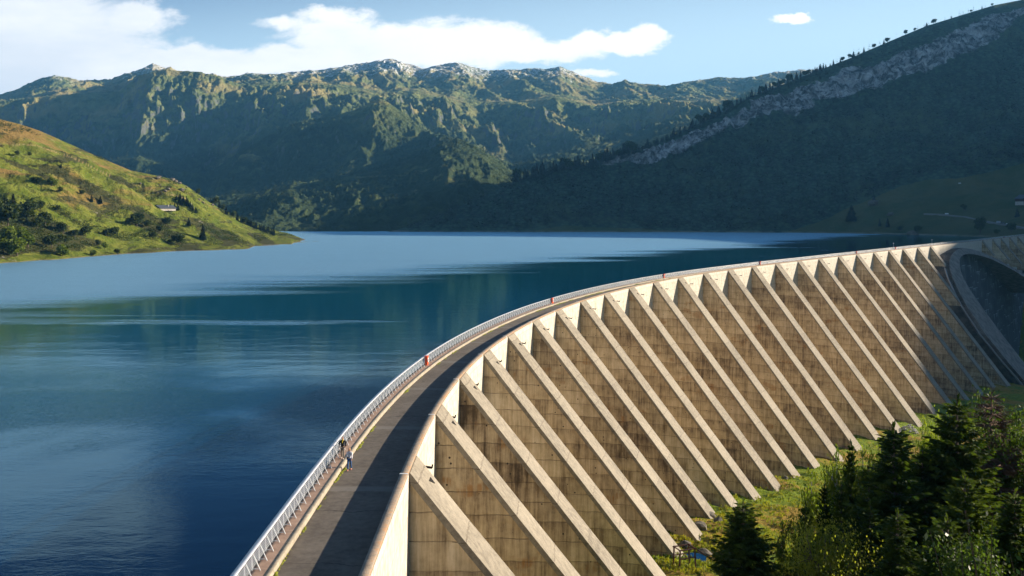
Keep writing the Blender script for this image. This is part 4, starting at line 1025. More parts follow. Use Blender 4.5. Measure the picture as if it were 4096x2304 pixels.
for (kit, px_, yt, D, lab, cat, wide) in NEAR:
    x, y, zg, h0_ = near(px_, yt, D); D2 = D if D < 62 else 52 + (D - 62) * .13
    if kit is K_BI: D2 = 60 + (D - 80) * .05
    if kit is K_YE: D2 = 50
    x, y, zg, h = near(px_, yt, D2); wide *= min(1.25, (h0_ / D) / (h / D2)) * (1.12 if kit is K_SP and px_ in (3576, 3828, 2972) else 1.0) * (.8 if kit is K_BI else 1.0)
    kit.put(x, y, zg, max(h, 2.0), lab, cat, None, None, wide)
for kit in (K_SP, K_DEAD, K_BI, K_AL, K_YE): kit.drop()
# wood further down the bank that closes the gaps (outside the frame to the right as well)
K_BK = Kit([make_leafy('alder_tree', 43, M_MIDLEAF, None, h=8., r=3.0, leaf=.11, nleaf=9000), make_leafy('alder_tree', 44, M_LITLEAF, None, h=8., r=2.8, leaf=.11, nleaf=9000)], 8.)
rq = np.random.RandomState(9)
for cnt in range(14):
    px_ = rq.uniform(3400, 4500); D = rq.uniform(60, 72); x = (px_ - 2048) / F * D
    zg = float(ground_z(np.array([x]), np.array([D]))[0]); yt = np.interp(px_, [3400, 3600, 3800, 4100, 4500], [2000, 1900, 1840, 1790, 1700]) + rq.uniform(20, 200)
    h = CH + (HZ - yt) * D / F - zg
    K_BK.put(x, D, zg, h, 'leafy tree crowded together with others in the wood on the lower right bank', 'tree', 'leafy trees of the wood on the right bank', None, .42)
for cnt in range(34):
    px_ = rq.uniform(4020, 5600); D = rq.uniform(75, 235); x = (px_ - 2048) / F * D
    zg = float(ground_z(np.array([x]), np.array([D]))[0]); h = rq.uniform(5, 10)
    if HZ + F * (CH - zg - h) / D < 1610: continue
    K_BK.put(x, D, zg, h, 'leafy tree crowded together with others in the wood on the lower right bank', 'tree', 'leafy trees of the wood on the right bank', None, .8)
K_BK.drop()

# branch of larger leaves close to the lens side, bottom right corner
def shrub():
    e = empty('shrub'); rr = np.random.RandomState(77); br = MB(); PT = []
    for i in range(16):
        a = np.array([rr.uniform(-.5, .7), rr.uniform(-.5, .5), 0]); b_ = a + np.array([rr.uniform(-.6, .35), rr.uniform(-.4, .3), rr.uniform(1.2, 2.35)])
        mid = (a + b_) / 2 + rr.uniform(-.12, .12, 3); br.tube([tuple(a), tuple(mid), tuple(b_)], [.014, .009, .003], 5)
        for q in range(17):
            f = rr.uniform(.3, 1.0); p = (a * (1 - f) + b_ * f) + rr.normal(size=3) * .09; PT.append(p)
    P = np.array(PT); n = len(P); D = unit(rr.normal(size=(n, 3)) + np.array([0, 0, -.2])); W1 = unit(np.cross(D, rr.normal(size=(n, 3)))); L = rr.uniform(.06, .12, n)
    V, Fc = tri_cards(P, D, W1, L, L * .55)
    sel = rr.rand(n) < .06
    meshobj('leaves', V, Fc[~sel], mat_leaf('shrub_leaves', (.012, .030, .010), (.035, .065, .015), .25, 2, .45), e)
    meshobj('yellow_leaves', V, Fc[sel], M_YELLOW, e); br.build('stems', M_DEAD, e); return e
sh = shrub()
D = 10.5; x = (3985 - 2048) / F * D; zt = CH + (HZ - 1990) * D / F
sh.location = (x, D, zt - 2.2); tag(sh, 'glossy leaved shrub with a few yellow leaves, closest thing in the bottom right corner', 'shrub')
# ------------------------------------------------------------------ forest on the shaded slope (no one could count it) and the far woods
def forest(name, pts, hs, mat, label, kinds=('spruce',), n=30, rr_=.19):
    base = [far_tree_mesh(100 + i, 1.0, rr_ * (1 if kinds[i % len(kinds)] == 'spruce' else 2.2), kinds[i % len(kinds)], n) for i in range(6)]
    pts = np.asarray(pts); hs = np.asarray(hs); VV = []; FF = []; off = 0; rr = np.random.RandomState(1)
    pick = rr.randint(6, size=len(pts))
    for b_ in range(6):
        m_ = pick == b_
        if not m_.any(): continue
        V, Fc = base[b_]; k = m_.sum(); a = rr.rand(k) * 6.28; ca, sa = np.cos(a)[:, None], np.sin(a)[:, None]; H = hs[m_][:, None]; w_ = H * rr.uniform(.85, 1.25, (k, 1))
        X = (V[None, :, 0] * ca - V[None, :, 1] * sa) * w_ + pts[m_][:, 0:1]; Y = (V[None, :, 0] * sa + V[None, :, 1] * ca) * w_ + pts[m_][:, 1:2]; Z = V[None, :, 2] * H + pts[m_][:, 2:3] - .3
        VV.append(np.stack([X, Y, Z], -1).reshape(-1, 3)); nv = len(V)
        FF.append((Fc[None] + (np.arange(k) * nv)[:, None, None]).reshape(-1, 4) + off); off += k * nv
    o = meshobj(name, np.concatenate(VV), np.concatenate(FF), mat)
    tag(o, label, 'forest', kind='stuff'); return o
def scatter(T, n, seed, ok):
    rr = np.random.RandomState(seed); nr, nc = T.X.shape; out = []
    i = rr.randint(3, nr - 4, n * 6); j = rr.randint(0, nc - 1, n * 6)
    w_ = T.Y[i, j] * np.hypot(T.X[np.minimum(i + 1, nr - 1), j] - T.X[i, j], T.Y[np.minimum(i + 1, nr - 1), j] - T.Y[i, j]) * np.gradient(T.px)[j]
    keep = rr.rand(len(i)) < w_ / np.percentile(w_, 92)
    i, j = i[keep], j[keep]
    fx, fy = rr.rand(len(i)), rr.rand(len(i))
    def L_(A): return (A[i, j] * (1 - fx) + A[i, j + 1] * fx) * (1 - fy) + (A[i + 1, j] * (1 - fx) + A[i + 1, j + 1] * fx) * fy
    X, Y, Z = L_(T.X), L_(T.Y), L_(T.Z); m_ = ok(X, Y, Z, i, j); return np.stack([X, Y, Z], 1)[m_][:n]
a_rock = np.zeros(T_right.X.size, dtype=np.float32); T_right.o.data.attributes['rock'].data.foreach_get('value', a_rock); a_rock = a_rock.reshape(T_right.X.shape)
a_mead = np.zeros(T_right.X.size, dtype=np.float32); T_right.o.data.attributes['meadow'].data.foreach_get('value', a_mead); a_mead = a_mead.reshape(T_right.X.shape)
def okr(X, Y, Z, i, j):
    u = X / Y; nz_ = fbm(X / 60, Y / 60, 3)
    thin = np.clip((Z - 330) / 150 + nz_, 0, 1) * .75
    return (a_rock[i, j] < .45) & (a_mead[i, j] < .4) & (Z > -5) & (u < 1.75) & (rng.rand(len(X)) > thin)
pf = scatter(T_right, 6500, 4, okr); hf = rng.uniform(15, 30, len(pf)) * np.clip(1.15 - pf[:, 2] / 900, .5, 1)
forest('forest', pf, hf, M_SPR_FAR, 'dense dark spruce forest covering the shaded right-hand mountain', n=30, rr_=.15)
def okf(X, Y, Z, i, j):
    return (Y > 1352) & (Y < 2900) & (Z > -4) & (Z < 330) & (fbm(X / 120, Y / 160 + 7, 4) > -.04)
pf2 = scatter(T_far, 9000, 5, okf); forest('forest', pf2, rng.uniform(8, 17, len(pf2)), mat_leaf('far_wood', (.016, .030, .010), (.065, .085, .022), .15, .02), 'mixed woods on the lower slopes across the lake', kinds=('spruce', 'leafy', 'leafy'), n=18)

# ------------------------------------------------------------------ single trees one can make out on the slopes
K_FS = Kit([(lambda e, V: (meshobj('crown', V[0], V[1], M_SPR_FAR, e), MB().tube([(0, 0, -.08), (0, 0, .95)], [.018, .004], 6).build('trunk', M_BARK, e), e)[-1])(empty('spruce'), far_tree_mesh(200 + i, 1.0, r_0, 'spruce', 900)) for i, r_0 in enumerate((.17, .21, .26))], 1.0)
K_FL = Kit([(lambda e, V: (meshobj('crown', V[0], V[1], M_HILLLEAF, e), MB().tube([(0, 0, -.08), (.02, 0, .6)], [.04, .015], 6).build('trunk', M_BARK, e), e)[-1])(empty('leafy_tree'), far_tree_mesh(210 + i, 1.0, r_0, 'leafy', 1100)) for i, r_0 in enumerate((.42, .5, .36))], 1.0)
K_FY = Kit([(lambda e, V: (meshobj('crown', V[0], V[1], M_HILLLIT, e), MB().tube([(0, 0, -.08), (.02, 0, .6)], [.04, .015], 6).build('trunk', M_BARK, e), e)[-1])(empty('leafy_tree'), far_tree_mesh(220 + i, 1.0, r_0, 'leafy', 1100)) for i, r_0 in enumerate((.42, .5))], 1.0)
def hill_tree(T, kit, px_, py_base, hpx, lab, cat, group=None, wide=1.0):
    x, y, z = T.at(px_, py_base); h = hpx * y / F
    return kit.put(x, y, z - .02 * h, h, lab, cat, group, None, wide)
HT = [  # kit, x, base y, height in full pixels, label
    (K_FS, 52, 880, 112, 'tallest dark spruce standing up from the dark clump at the left edge'),
    (K_FL, 12, 880, 100, 'dark broad tree cut by the left edge of the picture'), (K_FL, 30, 905, 85, 'dark rounded tree below the tall spruce at the left edge'),
    (K_FL, 107, 892, 92, 'large dark dome-shaped tree right of the tall spruce'), (K_FL, 150, 915, 50, 'dark tree at the right foot of the dome-shaped one'),
    (K_FL, 181, 902, 52, 'dark brownish bushy tree right of the dark clump'), (K_FY, 30, 985, 88, 'sunlit green tree low at the left edge above the shore'), (K_FY, 70, 1025, 70, 'green tree nearest the water at the left edge'),
    (K_FY, 113, 992, 66, 'bright green round tree above the left shore'), (K_FY, 92, 960, 50, 'light green tree behind the bright round one'), (K_FY, 8, 1010, 60, 'olive tree cut by the left edge just above the shore'),
    (K_FY, 249, 1026, 46, 'small yellow green tree on the left shore'), (K_FL, 208, 992, 54, 'dark round tree inland of the small yellow one'), (K_FL, 186, 985, 44, 'dark bush left of the round tree near the shore'),
    (K_FL, 237, 975, 36, 'small dark round tree right of the round tree near the shore'), (K_FL, 267, 972, 32, 'dark bush on the slope above the small yellow tree'), (K_FL, 252, 935, 48, 'dark slender tree halfway down the lower left slope'),
    (K_FL, 341, 945, 40, 'lone dark round tree in the middle of the lower left slope'), (K_FL, 300, 950, 34, 'dark bush left of the lone round tree'), (K_FL, 454, 948, 42, 'pair-like broad dark tree on the lower slope towards the middle'),
    (K_FL, 425, 945, 30, 'smaller dark bush left of the broad dark tree'), (K_FY, 421, 998, 30, 'small light green tree close above the shore'), (K_FL, 392, 985, 28, 'brown green bush just above the small light tree'),
    (K_FY, 372, 1024, 24, 'yellowish shoreline tree right of the small yellow one'), (K_FL, 470, 1020, 26, 'dark shoreline bush where the meadow meets the water'), (K_FL, 159, 842, 36, 'lone dark wide tree above the dark clump'),
    (K_FL, 231, 845, 26, 'small round dark tree on open grass'), (K_FL, 137, 735, 30, 'dark round tree of the upper pair on the left slope'), (K_FL, 156, 738, 28, 'reddish green tree of the upper pair on the left slope'),
    (K_FY, 205, 744, 38, 'light green tree of the second upper pair'), (K_FY, 220, 746, 28, 'bright green low tree of the second upper pair'), (K_FL, 240, 770, 24, 'small brownish tree below the second upper pair'),
    (K_FL, 329, 780, 22, 'small green tree near the middle of the left slope'), (K_FS, 366, 808, 30, 'left one of two pointed spruces on open grass'), (K_FS, 400, 814, 34, 'right one of two pointed spruces on open grass'),
    (K_FS, 243, 670, 22, 'small lone spruce high on the ochre slope'), (K_FL, 70, 622, 18, 'dark bush high on the ochre slope near the left edge'), (K_FL, 120, 625, 18, 'second dark bush high on the ochre slope'),
    (K_FL, 510, 897, 26, 'dark tree in the hollow below the mountain hut'), (K_FL, 549, 905, 52, 'large dark bushy tree in the hollow below the mountain hut'), (K_FL, 588, 912, 34, 'dark tree right of the large one in the hollow'),
    (K_FL, 611, 958, 34, 'round dark tree above the rocky shore'), (K_FY, 680, 975, 20, 'small bright bush on the shore of the cove'), (K_FL, 703, 972, 34, 'green tree left of the big lakeside spruce'), (K_FL, 722, 980, 44, 'bushy tree beside the big lakeside spruce'),
    (K_FS, 810, 958, 66, 'big dark lakeside spruce standing in the shaded fold'), (K_FS, 755, 902, 34, 'pointed spruce on the bright meadow below the hut'), (K_FL, 640, 930, 30, 'pale bush on the slope left of the cove'), (K_FL, 664, 905, 34, 'bare-looking dark tree under the hut terrace'),
    (K_FS, 682, 832, 22, 'small spruce just left of the pair behind the hut'), (K_FS, 700, 838, 28, 'spruce standing right behind the hut roof'), (K_FS, 711, 840, 28, 'round dark spruce touching the right end of the hut'),
    (K_FS, 835, 864, 12, 'tiny spruce alone on the sunlit slope right of the hut'),
    (K_FL, 793, 780, 26, 'leafy tree at the top of the tree line along the ridge'), (K_FS, 815, 786, 34, 'pointed spruce near the top of the tree line along the ridge'),
]
for (k_, px_, pb, hp, lab) in HT: hill_tree(T_left, k_, px_, pb, hp, lab, 'spruce' if k_ is K_FS else 'tree')
for (px_, pb, hp) in ((705, 800, 20), (722, 795, 30), (716, 812, 26), (733, 806, 26), (744, 815, 34), (752, 824, 34), (762, 832, 30), (772, 842, 30), (783, 852, 26), (728, 820, 26)):
    hill_tree(T_left, K_FS, px_, pb, hp, 'spruce in the dark row running down the slope right of the hut', 'spruce', 'spruces in the row right of the hut')
for (px_, pb, hp) in ((828, 798, 30), (843, 812, 24), (862, 822, 34), (878, 832, 36), (892, 842, 26), (905, 858, 36), (920, 862, 28), (935, 872, 30), (950, 882, 36), (965, 888, 28), (978, 896, 26), (996, 902, 24)):
    hill_tree(T_left, K_FL if hp % 4 else K_FS, px_, pb, hp, 'tree in the line of mixed trees edging the sunlit ridge', 'tree', 'trees along the ridge edge', .8)
rk = np.random.RandomState(6)
for i in range(22):
    px_ = 985 + i * 5.4 + rk.uniform(-2, 2); pb = 893 + (px_ - 985) * .36 + rk.uniform(-3, 5)
    hill_tree(T_left, K_FS, px_, pb + 5, rk.uniform(20, 32), 'blue green spruce in the grove at the end of the sunlit ridge', 'spruce', 'spruces of the grove at the ridge end')
# low scrub on the pasture: a mass nobody could count
a_scr = np.zeros(T_left.X.size, dtype=np.float32); T_left.o.data.attributes['scrub'].data.foreach_get('value', a_scr); a_scr = a_scr.reshape(T_left.X.shape)
def okl(X, Y, Z, i, j): return (Z > -6.5) & (i > 3) & (i < 325) & (fbm(X / 45 + 3, Y / 30, 4) + .35 * np.clip((Y - 0) * 0 + (-X - 190) / 200, -.3, .4) * (Z < 40) + .50 * (a_scr[i, j] > .5) > .32)
ps = scatter(T_left, 5200, 8, okl)
forest('scrub', ps, rng.uniform(1.0, 3.4, len(ps)), M_HILLLEAF, 'low dark scrub and heather patches on the sunny pasture slope', kinds=('leafy',), n=22, rr_=.42)
# skyline of the shaded ridge
rk = np.random.RandomState(12); px_ = 2060.
while px_ < 3960:
    dens = np.interp(px_, [2060, 2500, 3300, 3420, 3960], [10, 9, 13, 30, 80])
    px_ += dens * rk.uniform(.4, 1.6)
    j = int(np.argmin(np.abs(T_right.px - px_))); i = int(np.argmin(T_right.py[:, j])); x, y, z = T_right.X[i, j], T_right.Y[i, j], T_right.Z[i, j]
    h = rk.uniform(8, 22) * np.interp(px_, [2060, 3000, 3300, 3960], [1.1, .9, .7, .38])
    (K_FS if rk.rand() < (.85 if px_ < 3300 else .4) else K_FL).put(x, y - rk.uniform(0, 12), z - .8, h, ('small dark tree in the dense fringe along the lower skyline of the shaded ridge' if px_ < 3300 else 'tiny dark tree standing apart on the bare upper skyline of the shaded ridge'), 'tree', ('trees of the dense fringe on the lower ridge skyline' if px_ < 3300 else 'scattered trees on the upper ridge skyline'), None, 1.0)
for (k_, px2, pb, hp, lab, wd) in [(K_FS, 3495, 808, 34, 'upper dark spruce on the shaded meadow above the boulder', 1), (K_FS, 3407, 884, 68, 'large dark spruce at the corner of the forest above the lake', 1.2), (K_FS, 3518, 905, 34, 'left one of two small spruces near the far shore', 1), (K_FS, 3552, 908, 40, 'right one of two small spruces near the far shore', 1),
        (K_FL, 3921, 934, 66, 'large dark round tree beside the lane above the dam', 1.0), (K_FL, 4046, 928, 38, 'dark tree right of the parked cars', 1), (K_FS, 4070, 868, 36, 'dark fir below the wooden chalet', 1), (K_FL, 3670, 930, 26, 'low dark bush on the far bank above the dam', 1.2), (K_FL, 3600, 925, 22, 'dark bush on the far shore left of the dam end', 1.3), (K_FL, 3860, 842, 26, 'dark bush above the narrow lane', 1.1), (K_FL, 3985, 938, 20, 'dark bush behind the dam crest at the right', 1.2)]:
    hill_tree(T_right, k_, px2, pb, hp, lab, 'tree', None, wd)
for kit in (K_FS, K_FL, K_FY): kit.drop()

# ------------------------------------------------------------------ boulders and rubble
M_ROCK = plain('grey_rock', (.13, .115, .09), .95, 0, .45, 1.0); M_PALE = plain('pale_rubble', (.46, .44, .40), .95, 0, .4, 3.0)
def rock_mesh(seed, name='boulder', mat=None, sub=2):
    bm = bmesh.new(); bmesh.ops.create_icosphere(bm, subdivisions=sub, radius=.5); rr = np.random.RandomState(seed); o1, o2 = rr.uniform(0, 50, 2)
    for v in bm.verts:
        n = float(fbm(np.array([v.co.x * 2 + o1]), np.array([v.co.y * 2 + v.co.z * 3 + o2]), 3)[0]); v.co *= 1 + .55 * n; v.co.z *= .72
    me = bpy.data.meshes.new(name); bm.to_mesh(me); bm.free(); me.materials.append(mat or M_ROCK); return me
RM = [rock_mesh(i) for i in range(4)]
def boulder(px_, py_, size, lab, T=None, group=None, D=None):
    if T: x, y, z = T.at(px_, py_)
    else:
        x, y, z = ground_hit(px_, py_)
    o = bpy.data.objects.new('boulder', random.choice(RM)); link(o); o.location = (x, y, z + size * .12); o.scale = (size, size, size * .9); o.rotation_euler = (random.uniform(-.3, .3), random.uniform(-.3, .3), random.uniform(0, 6)); tag(o, lab, 'boulder', group); return o
def ground_hit(px_, py_):
    D = np.arange(20, 520, .5); x = (px_ - 2048) / F * D; z = CH + (HZ - py_) * D / F; g_ = ground_z(x, D); k = np.where(z <= g_)[0]; i = int(k[0]) if len(k) else -1
    return float(x[i]), float(D[i]), float(g_[i])
for (a, b_, s_) in ((630, 715, 6), (637, 710, 5), (690, 722, 7), (703, 728, 6), (716, 735, 5), (728, 762, 6), (795, 800, 4), (812, 812, 4), (848, 822, 5), (672, 758, 4), (660, 765, 4), (640, 740, 3), (560, 735, 3), (745, 750, 3)):
    boulder(a, b_, s_, 'dark weathered boulder on the sunlit pasture below the ridge', T_left, 'boulders scattered on the pasture')
boulder(3490, 818, 16, 'dark rock outcrop under the upper spruce on the shaded meadow', T_right)
boulder(3560, 860, 10, 'flat dark rock on the shaded meadow', T_right)
boulder(3650, 945, 16, 'long dark rock at the far waterline left of the dam end', T_right)
def rubble(name_c, n, rx, ry, lab, sz=(.35, .9)):
    x0, y0, z0 = ground_hit(*name_c); V = []; Fc = []; rr = np.random.RandomState(int(n)); me = rock_mesh(3, 'x', M_PALE, 1); bv = np.array([v.co[:] for v in me.vertices]); bf = np.array([p.vertices[:] for p in me.polygons])
    for i in range(n):
        r0 = math.sqrt(rr.rand()); a = rr.rand() * 6.28; x = x0 + rx * r0 * math.cos(a); y = y0 + ry * r0 * math.sin(a); s_ = rr.uniform(*sz); z = float(ground_z(np.array([x]), np.array([y]))[0]) + (1 - r0) * 1.5 + s_ * .2
        Mx = np.array(Matrix.Rotation(rr.rand() * 6, 3, Vector(unit(rr.normal(size=3))))); Fc.append(bf + len(V) * len(bv)); V.append((bv @ Mx.T) * s_ + [x, y, z])
    bpy.data.meshes.remove(me)
    tag(meshobj('rubble', np.concatenate(V), np.concatenate(Fc), M_PALE), lab, 'rubble', kind='stuff')
rubble((2948, 1968), 240, 2.2, 5, 'pale broken rubble heaped beside the foot of a rib, nearer heap')
rubble((3022, 1912), 260, 2.2, 6, 'pale broken rubble heaped between two ribs, farther heap')
rubble((3640, 1718), 70, 2.2, 4, 'grey stones at the foot of the ribs behind the birches')
for (a, b_, s_, lab) in ((2800, 2120, 2.6, 'brown boulder in the gully between the ribs and the grass'), (2840, 2070, 2.2, 'mossy boulder at the top of the gully'), (2870, 2090, 1.8, 'small brown boulder on the lip of the gully'), (2820, 2225, 2.2, 'square dark block right of the little pool'), (3055, 1925, 1.6, 'upright brown stone at the foot of a rib'), (3140, 1915, 1.5, 'dark stone against the foot of a rib above the meadow'), (2740, 2190, 2.0, 'mossy rock below the rib at the left end of the meadow')):
    boulder(a, b_, s_, lab)
# mossy mounds around the feet of the near ribs
# grass tufts on the visible strip of meadow
tv = []; tf = []; rr = np.random.RandomState(31)
for i in range(9000):
    px_, py_ = rr.uniform(2250, 3300), rr.uniform(1890, 2304); 
    D_ = None
    x = None
    tv.append((px_, py_))
tv = np.array(tv); Dg = np.full(len(tv), np.nan)
for D in np.arange(95, 260, 2.0):
    x = (tv[:, 0] - 2048) / F * D; z = CH + (HZ - tv[:, 1]) * D / F; hit = (z <= ground_z(x, np.full(len(x), D))) & np.isnan(Dg); Dg[hit] = D
m_ = ~np.isnan(Dg); Dg = Dg[m_] + rr.uniform(-1, 1, m_.sum()); gx = (tv[m_, 0] - 2048) / F * Dg; gz = ground_z(gx, Dg); dd_, ss_ = crest_d(gx, Dg)
k_ = fbm(gx / 6, Dg / 6, 3) > -.15; gx, Dg, gz = gx[k_], Dg[k_], gz[k_]
P = np.repeat(np.stack([gx, Dg, gz], 1), 3, 0) + rr.uniform(-.25, .25, (len(gx) * 3, 3)) * [1, 1, 0]; n = len(P)
D_ = unit(np.stack([rr.uniform(-.5, .5, n), rr.uniform(-.5, .5, n), np.ones(n)], 1)); W_ = unit(np.cross(D_, rr.normal(size=(n, 3)))); L = rr.uniform(.25, .65, n); V, Fc = tri_cards(P, D_, W_, L, L * .5)
tag(meshobj('grass', V, Fc, mat_leaf('grass_blades', (.10, .15, .01), (.28, .25, .03), .4, .15)), 'rough green and ochre grass on the strip below the ribs', 'grass', kind='stuff')
# little pool
x, y, z = ground_hit(2785, 2245)
V = [(x + math.cos(a) * 1.5 * (1 + .2 * math.sin(3 * a)), y + math.sin(a) * 2.4, z + .30) for a in np.linspace(0, 6.1, 18)]
o = meshobj('pond', V, [tuple(range(18))], mat_water('pool_water')); tag(o, kind='structure')
# rusty steel frame beside the pool
x, y, z = ground_hit(2738, 2262); M_RUST = plain('rusty_steel', (.07, .030, .022), .9, .1, .4, 4)
e = empty('steel_frame', (x, y, z), .35); mb = MB()
for a in (-1.3, 1.3):
    for b_ in (-.8, .8): MB().bar((a, b_, -.6), (a * .9, b_, 2.5), .16).build('leg', M_RUST, e)
mb.bar((-1.4, -.8, 2.4), (1.4, -.8, 2.4), .14).bar((-1.4, .8, 2.4), (1.4, .8, 2.4), .14).bar((-1.2, -.8, 1.2), (1.2, -.8, 1.2), .12).bar((-1.2, .8, 1.2), (1.2, .8, 1.2), .12).bar((-1.2, -.9, 2.4), (-1.2, .9, 2.4), .12).bar((1.2, -.9, 2.4), (1.2, .9, 2.4), .12)
mb.build('crossbars', M_RUST, e)
MB().bar((1.3, -.8, 2.4), (3.4, -1.2, .8), .14).bar((1.3, .8, 2.4), (3.4, .6, .8), .14).build('ramp', M_RUST, e)
tag(e, 'rusty steel frame standing at the foot of a rib beside the little pool', 'steel frame')
x, y, z = ground_hit(3352, 1890); e = MB().bar((-2, 0, .5), (2, .5, .6), .25).bar((-1.5, 0, 0), (-1.5, 0, 1.1), .2).bar((0, .2, 0), (0, .2, 1.1), .2).bar((1.5, .4, 0), (1.5, .4, 1.1), .2).build('fence', M_RUST); e.location = (x, y, z)
tag(e, 'small rusty fence on the grass at the foot of the ribs behind the birch', 'fence')

# ------------------------------------------------------------------ huts, lane and cars
M_SLATE = plain('slate_roof', (.06, .07, .085), .6, 0, .2, 1); M_STONE = plain('whitewashed_stone', (.36, .33, .29), .9, 0, .25, 1); M_WOOD = plain('dark_timber', (.055, .028, .018), .9, 0, .35, 2); M_GLASS = plain('dark_glass', (.02, .025, .03), .1, 0, .1, 1, .6)
def hut(name, w_, d_, hw, hr, wall, base_h, lab, pos, rz, T=None):
    e = empty(name, pos, rz); x, y = w_ / 2, d_ / 2
    if base_h: MB().box((0, 0, base_h / 2 - 1), (w_ - .2, d_ - .2, base_h + 2)).build('stone_base', M_STONE, e)
    MB().poly([(-x, -y, base_h), (x, -y, base_h), (x, y, base_h), (-x, y, base_h), (-x, -y, base_h + hw), (x, -y, base_h + hw), (x, y, base_h + hw), (-x, y, base_h + hw), (0, -y, base_h + hw + hr - .25), (0, y, base_h + hw + hr - .25)],
              [(0, 1, 5, 8, 4), (3, 7, 9, 6, 2), (0, 4, 7, 3), (1, 2, 6, 5), (3, 2, 1, 0)]).build('wall', wall, e)
    o_ = .9; s_ = hr / x; t_ = .3; r_m = MB()
    for sg in (-1, 1):
        a = (sg * (x + o_), base_h + hw - o_ * s_); b_ = (0, base_h + hw + hr)
        r_m.hexa([(a[0], -y - o_, a[1]), (b_[0], -y - o_, b_[1]), (b_[0], y + o_, b_[1]), (a[0], y + o_, a[1]), (a[0], -y - o_, a[1] + t_), (b_[0], -y - o_, b_[1] + t_), (b_[0], y + o_, b_[1] + t_), (a[0], y + o_, a[1] + t_)])
    r = r_m.build('roof', M_SLATE, e); MB().box((x * .4, y * .3, base_h + hw + hr * .8 + .4), (.8, .8, 1.6)).build('chimney', M_STONE, r)
    for q in (-.5, 0, .5):
        MB().box((q * w_ * .6, -y - .03, base_h + hw * .55), (.9, .1, 1.0)).build('window', M_GLASS, e)
    MB().box((0, -y - .04, base_h + .4 * hw + hw * .75), (.8, .1, .8)).build('window', M_GLASS, e)
    tag(e, lab, 'chalet'); return e
x, y, z = T_left.at(658, 842); hut('stone_hut', 11, 17, 2.6, 2.6, M_STONE, 0, 'low white stone hut with a grey slate roof on the sunny pasture', (x, y, z - .3), R(-32))
x, y, z = T_left.at(617, 700); hut('stone_hut', 7, 16, 1.8, 1.6, M_STONE, 0, 'long grey roofed barn just peeping over the left-hand ridge', (x, y + 16, z - 2.6), R(60))
x, y, z = T_right.at(4098, 815); hut('wooden_chalet', 16, 14, 4.2, 5.0, M_WOOD, 3.0, 'dark timber chalet on a pale stone base above the dam at the right edge', (x, y, z), R(12))
def lane():
    pts = [(3700, 855), (3760, 858), (3800, 862), (3860, 868), (3930, 884), (3980, 893), (4040, 903), (4096, 912), (4160, 922), (4230, 935)]
    W3 = [np.array(T_right.at(*p)) for p in pts]; c = catmull([(p[0], p[1]) for p in W3], 6); V = []; Fc = []
    for i, p in enumerate(c):
        d = c[min(i + 1, len(c) - 1)] - c[max(i - 1, 0)]; d = d / np.linalg.norm(d); n = np.array([-d[1], d[0]]) * 3.0; zz = np.interp(i / 6, range(len(W3)), [q[2] for q in W3]) + .9
        V += [(p[0] - n[0], p[1] - n[1], zz), (p[0] + n[0], p[1] + n[1], zz), (p[0] + n[0], p[1] + n[1], zz - 2.5), (p[0] - n[0], p[1] - n[1], zz - 2.5)]
    for i in range(len(c) - 1):
        for k in range(4): Fc.append((i * 4 + k, i * 4 + (k + 1) % 4, i * 4 + 4 + (k + 1) % 4, i * 4 + 4 + k))
    o = meshobj('lane', V, Fc, plain('lane_asphalt', (.22, .21, .20), .9)); tag(o, kind='structure'); return W3
W3 = lane()
def car(body_c, lab, pos, rz, van=False):
    e = empty('van' if van else 'car', pos, rz); M = plain('car_paint_' + ('white' if body_c[0] > .4 else 'dark'), body_c, .3, 0, .03, 1, .5)
    L, Wd, H = (5.0, 1.95, 2.1) if van else (4.3, 1.75, 1.45)
    pr = [(-L / 2, .35), (-L / 2, .95), (-L / 2 + .1, H - .1), (-L / 2 + .4, H), (.7 if not van else 1.4, H), (1.3 if not van else 2.0, 1.0), (L / 2 - .1, .85), (L / 2, .6), (L / 2, .35)]
    V = [(a, s_ * (Wd / 2 - (.14 if z_ > 1.05 else 0)), z_) for s_ in (-1, 1) for a, z_ in pr]; n = len(pr); Fc = [tuple(range(n))[::-1], tuple(range(n, 2 * n))] + [(i, (i + 1) % n, n + (i + 1) % n, n + i) for i in range(n)]
    meshobj('body', V, Fc, M, e)
    MB().box((-.3, 0, H - .42), (L * .55, Wd - .2, .42)).build('side_windows', M_GLASS, e)
    for a in (-L * .31, L * .31):
        for s_ in (-1, 1): MB().tube([(a, s_ * (Wd / 2 - .2), .33), (a, s_ * (Wd / 2 + .02), .33)], .33, 12).build('wheel', M_DARK, e)
    for s_ in (-1, 1): MB().box((L / 2, s_ * .6, .68), (.06, .3, .16)).build('headlight', M_WHITE, e)
    tag(e, lab, 'van' if van else 'car'); return e
def on_lane(px_):
    k = [2048 + F * p[0] / p[1] for p in W3]; i = max(0, min(len(W3) - 2, int(np.searchsorted(k, px_)) - 1)); f = (px_ - k[i]) / (k[i + 1] - k[i]); p = W3[i] * (1 - f) + W3[i + 1] * f; d = W3[i + 1] - W3[i]; return (p[0], p[1], p[2] + .92), math.atan2(d[1], d[0])
p, a = on_lane(3787); car((.75, .77, .78), 'white car alone at the left end of the narrow lane', (p[0], p[1] - .5, p[2]), a, True)
p, a = on_lane(4014); car((.05, .06, .07), 'dark van parked beside the grey container on the lane', (p[0], p[1] + .8, p[2]), a, True)
p, a = on_lane(4027); car((.75, .77, .78), 'white car parked in front of the dark van', (p[0], p[1] - 2.2, p[2]), a)
p, a = on_lane(3990); o = MB().box((0, 0, 1.3), (5.5, 2.6, 2.5)); 
for q in np.arange(-2.5, 2.6, .5): o.box((q, -1.33, 1.3), (.12, .1, 2.3))
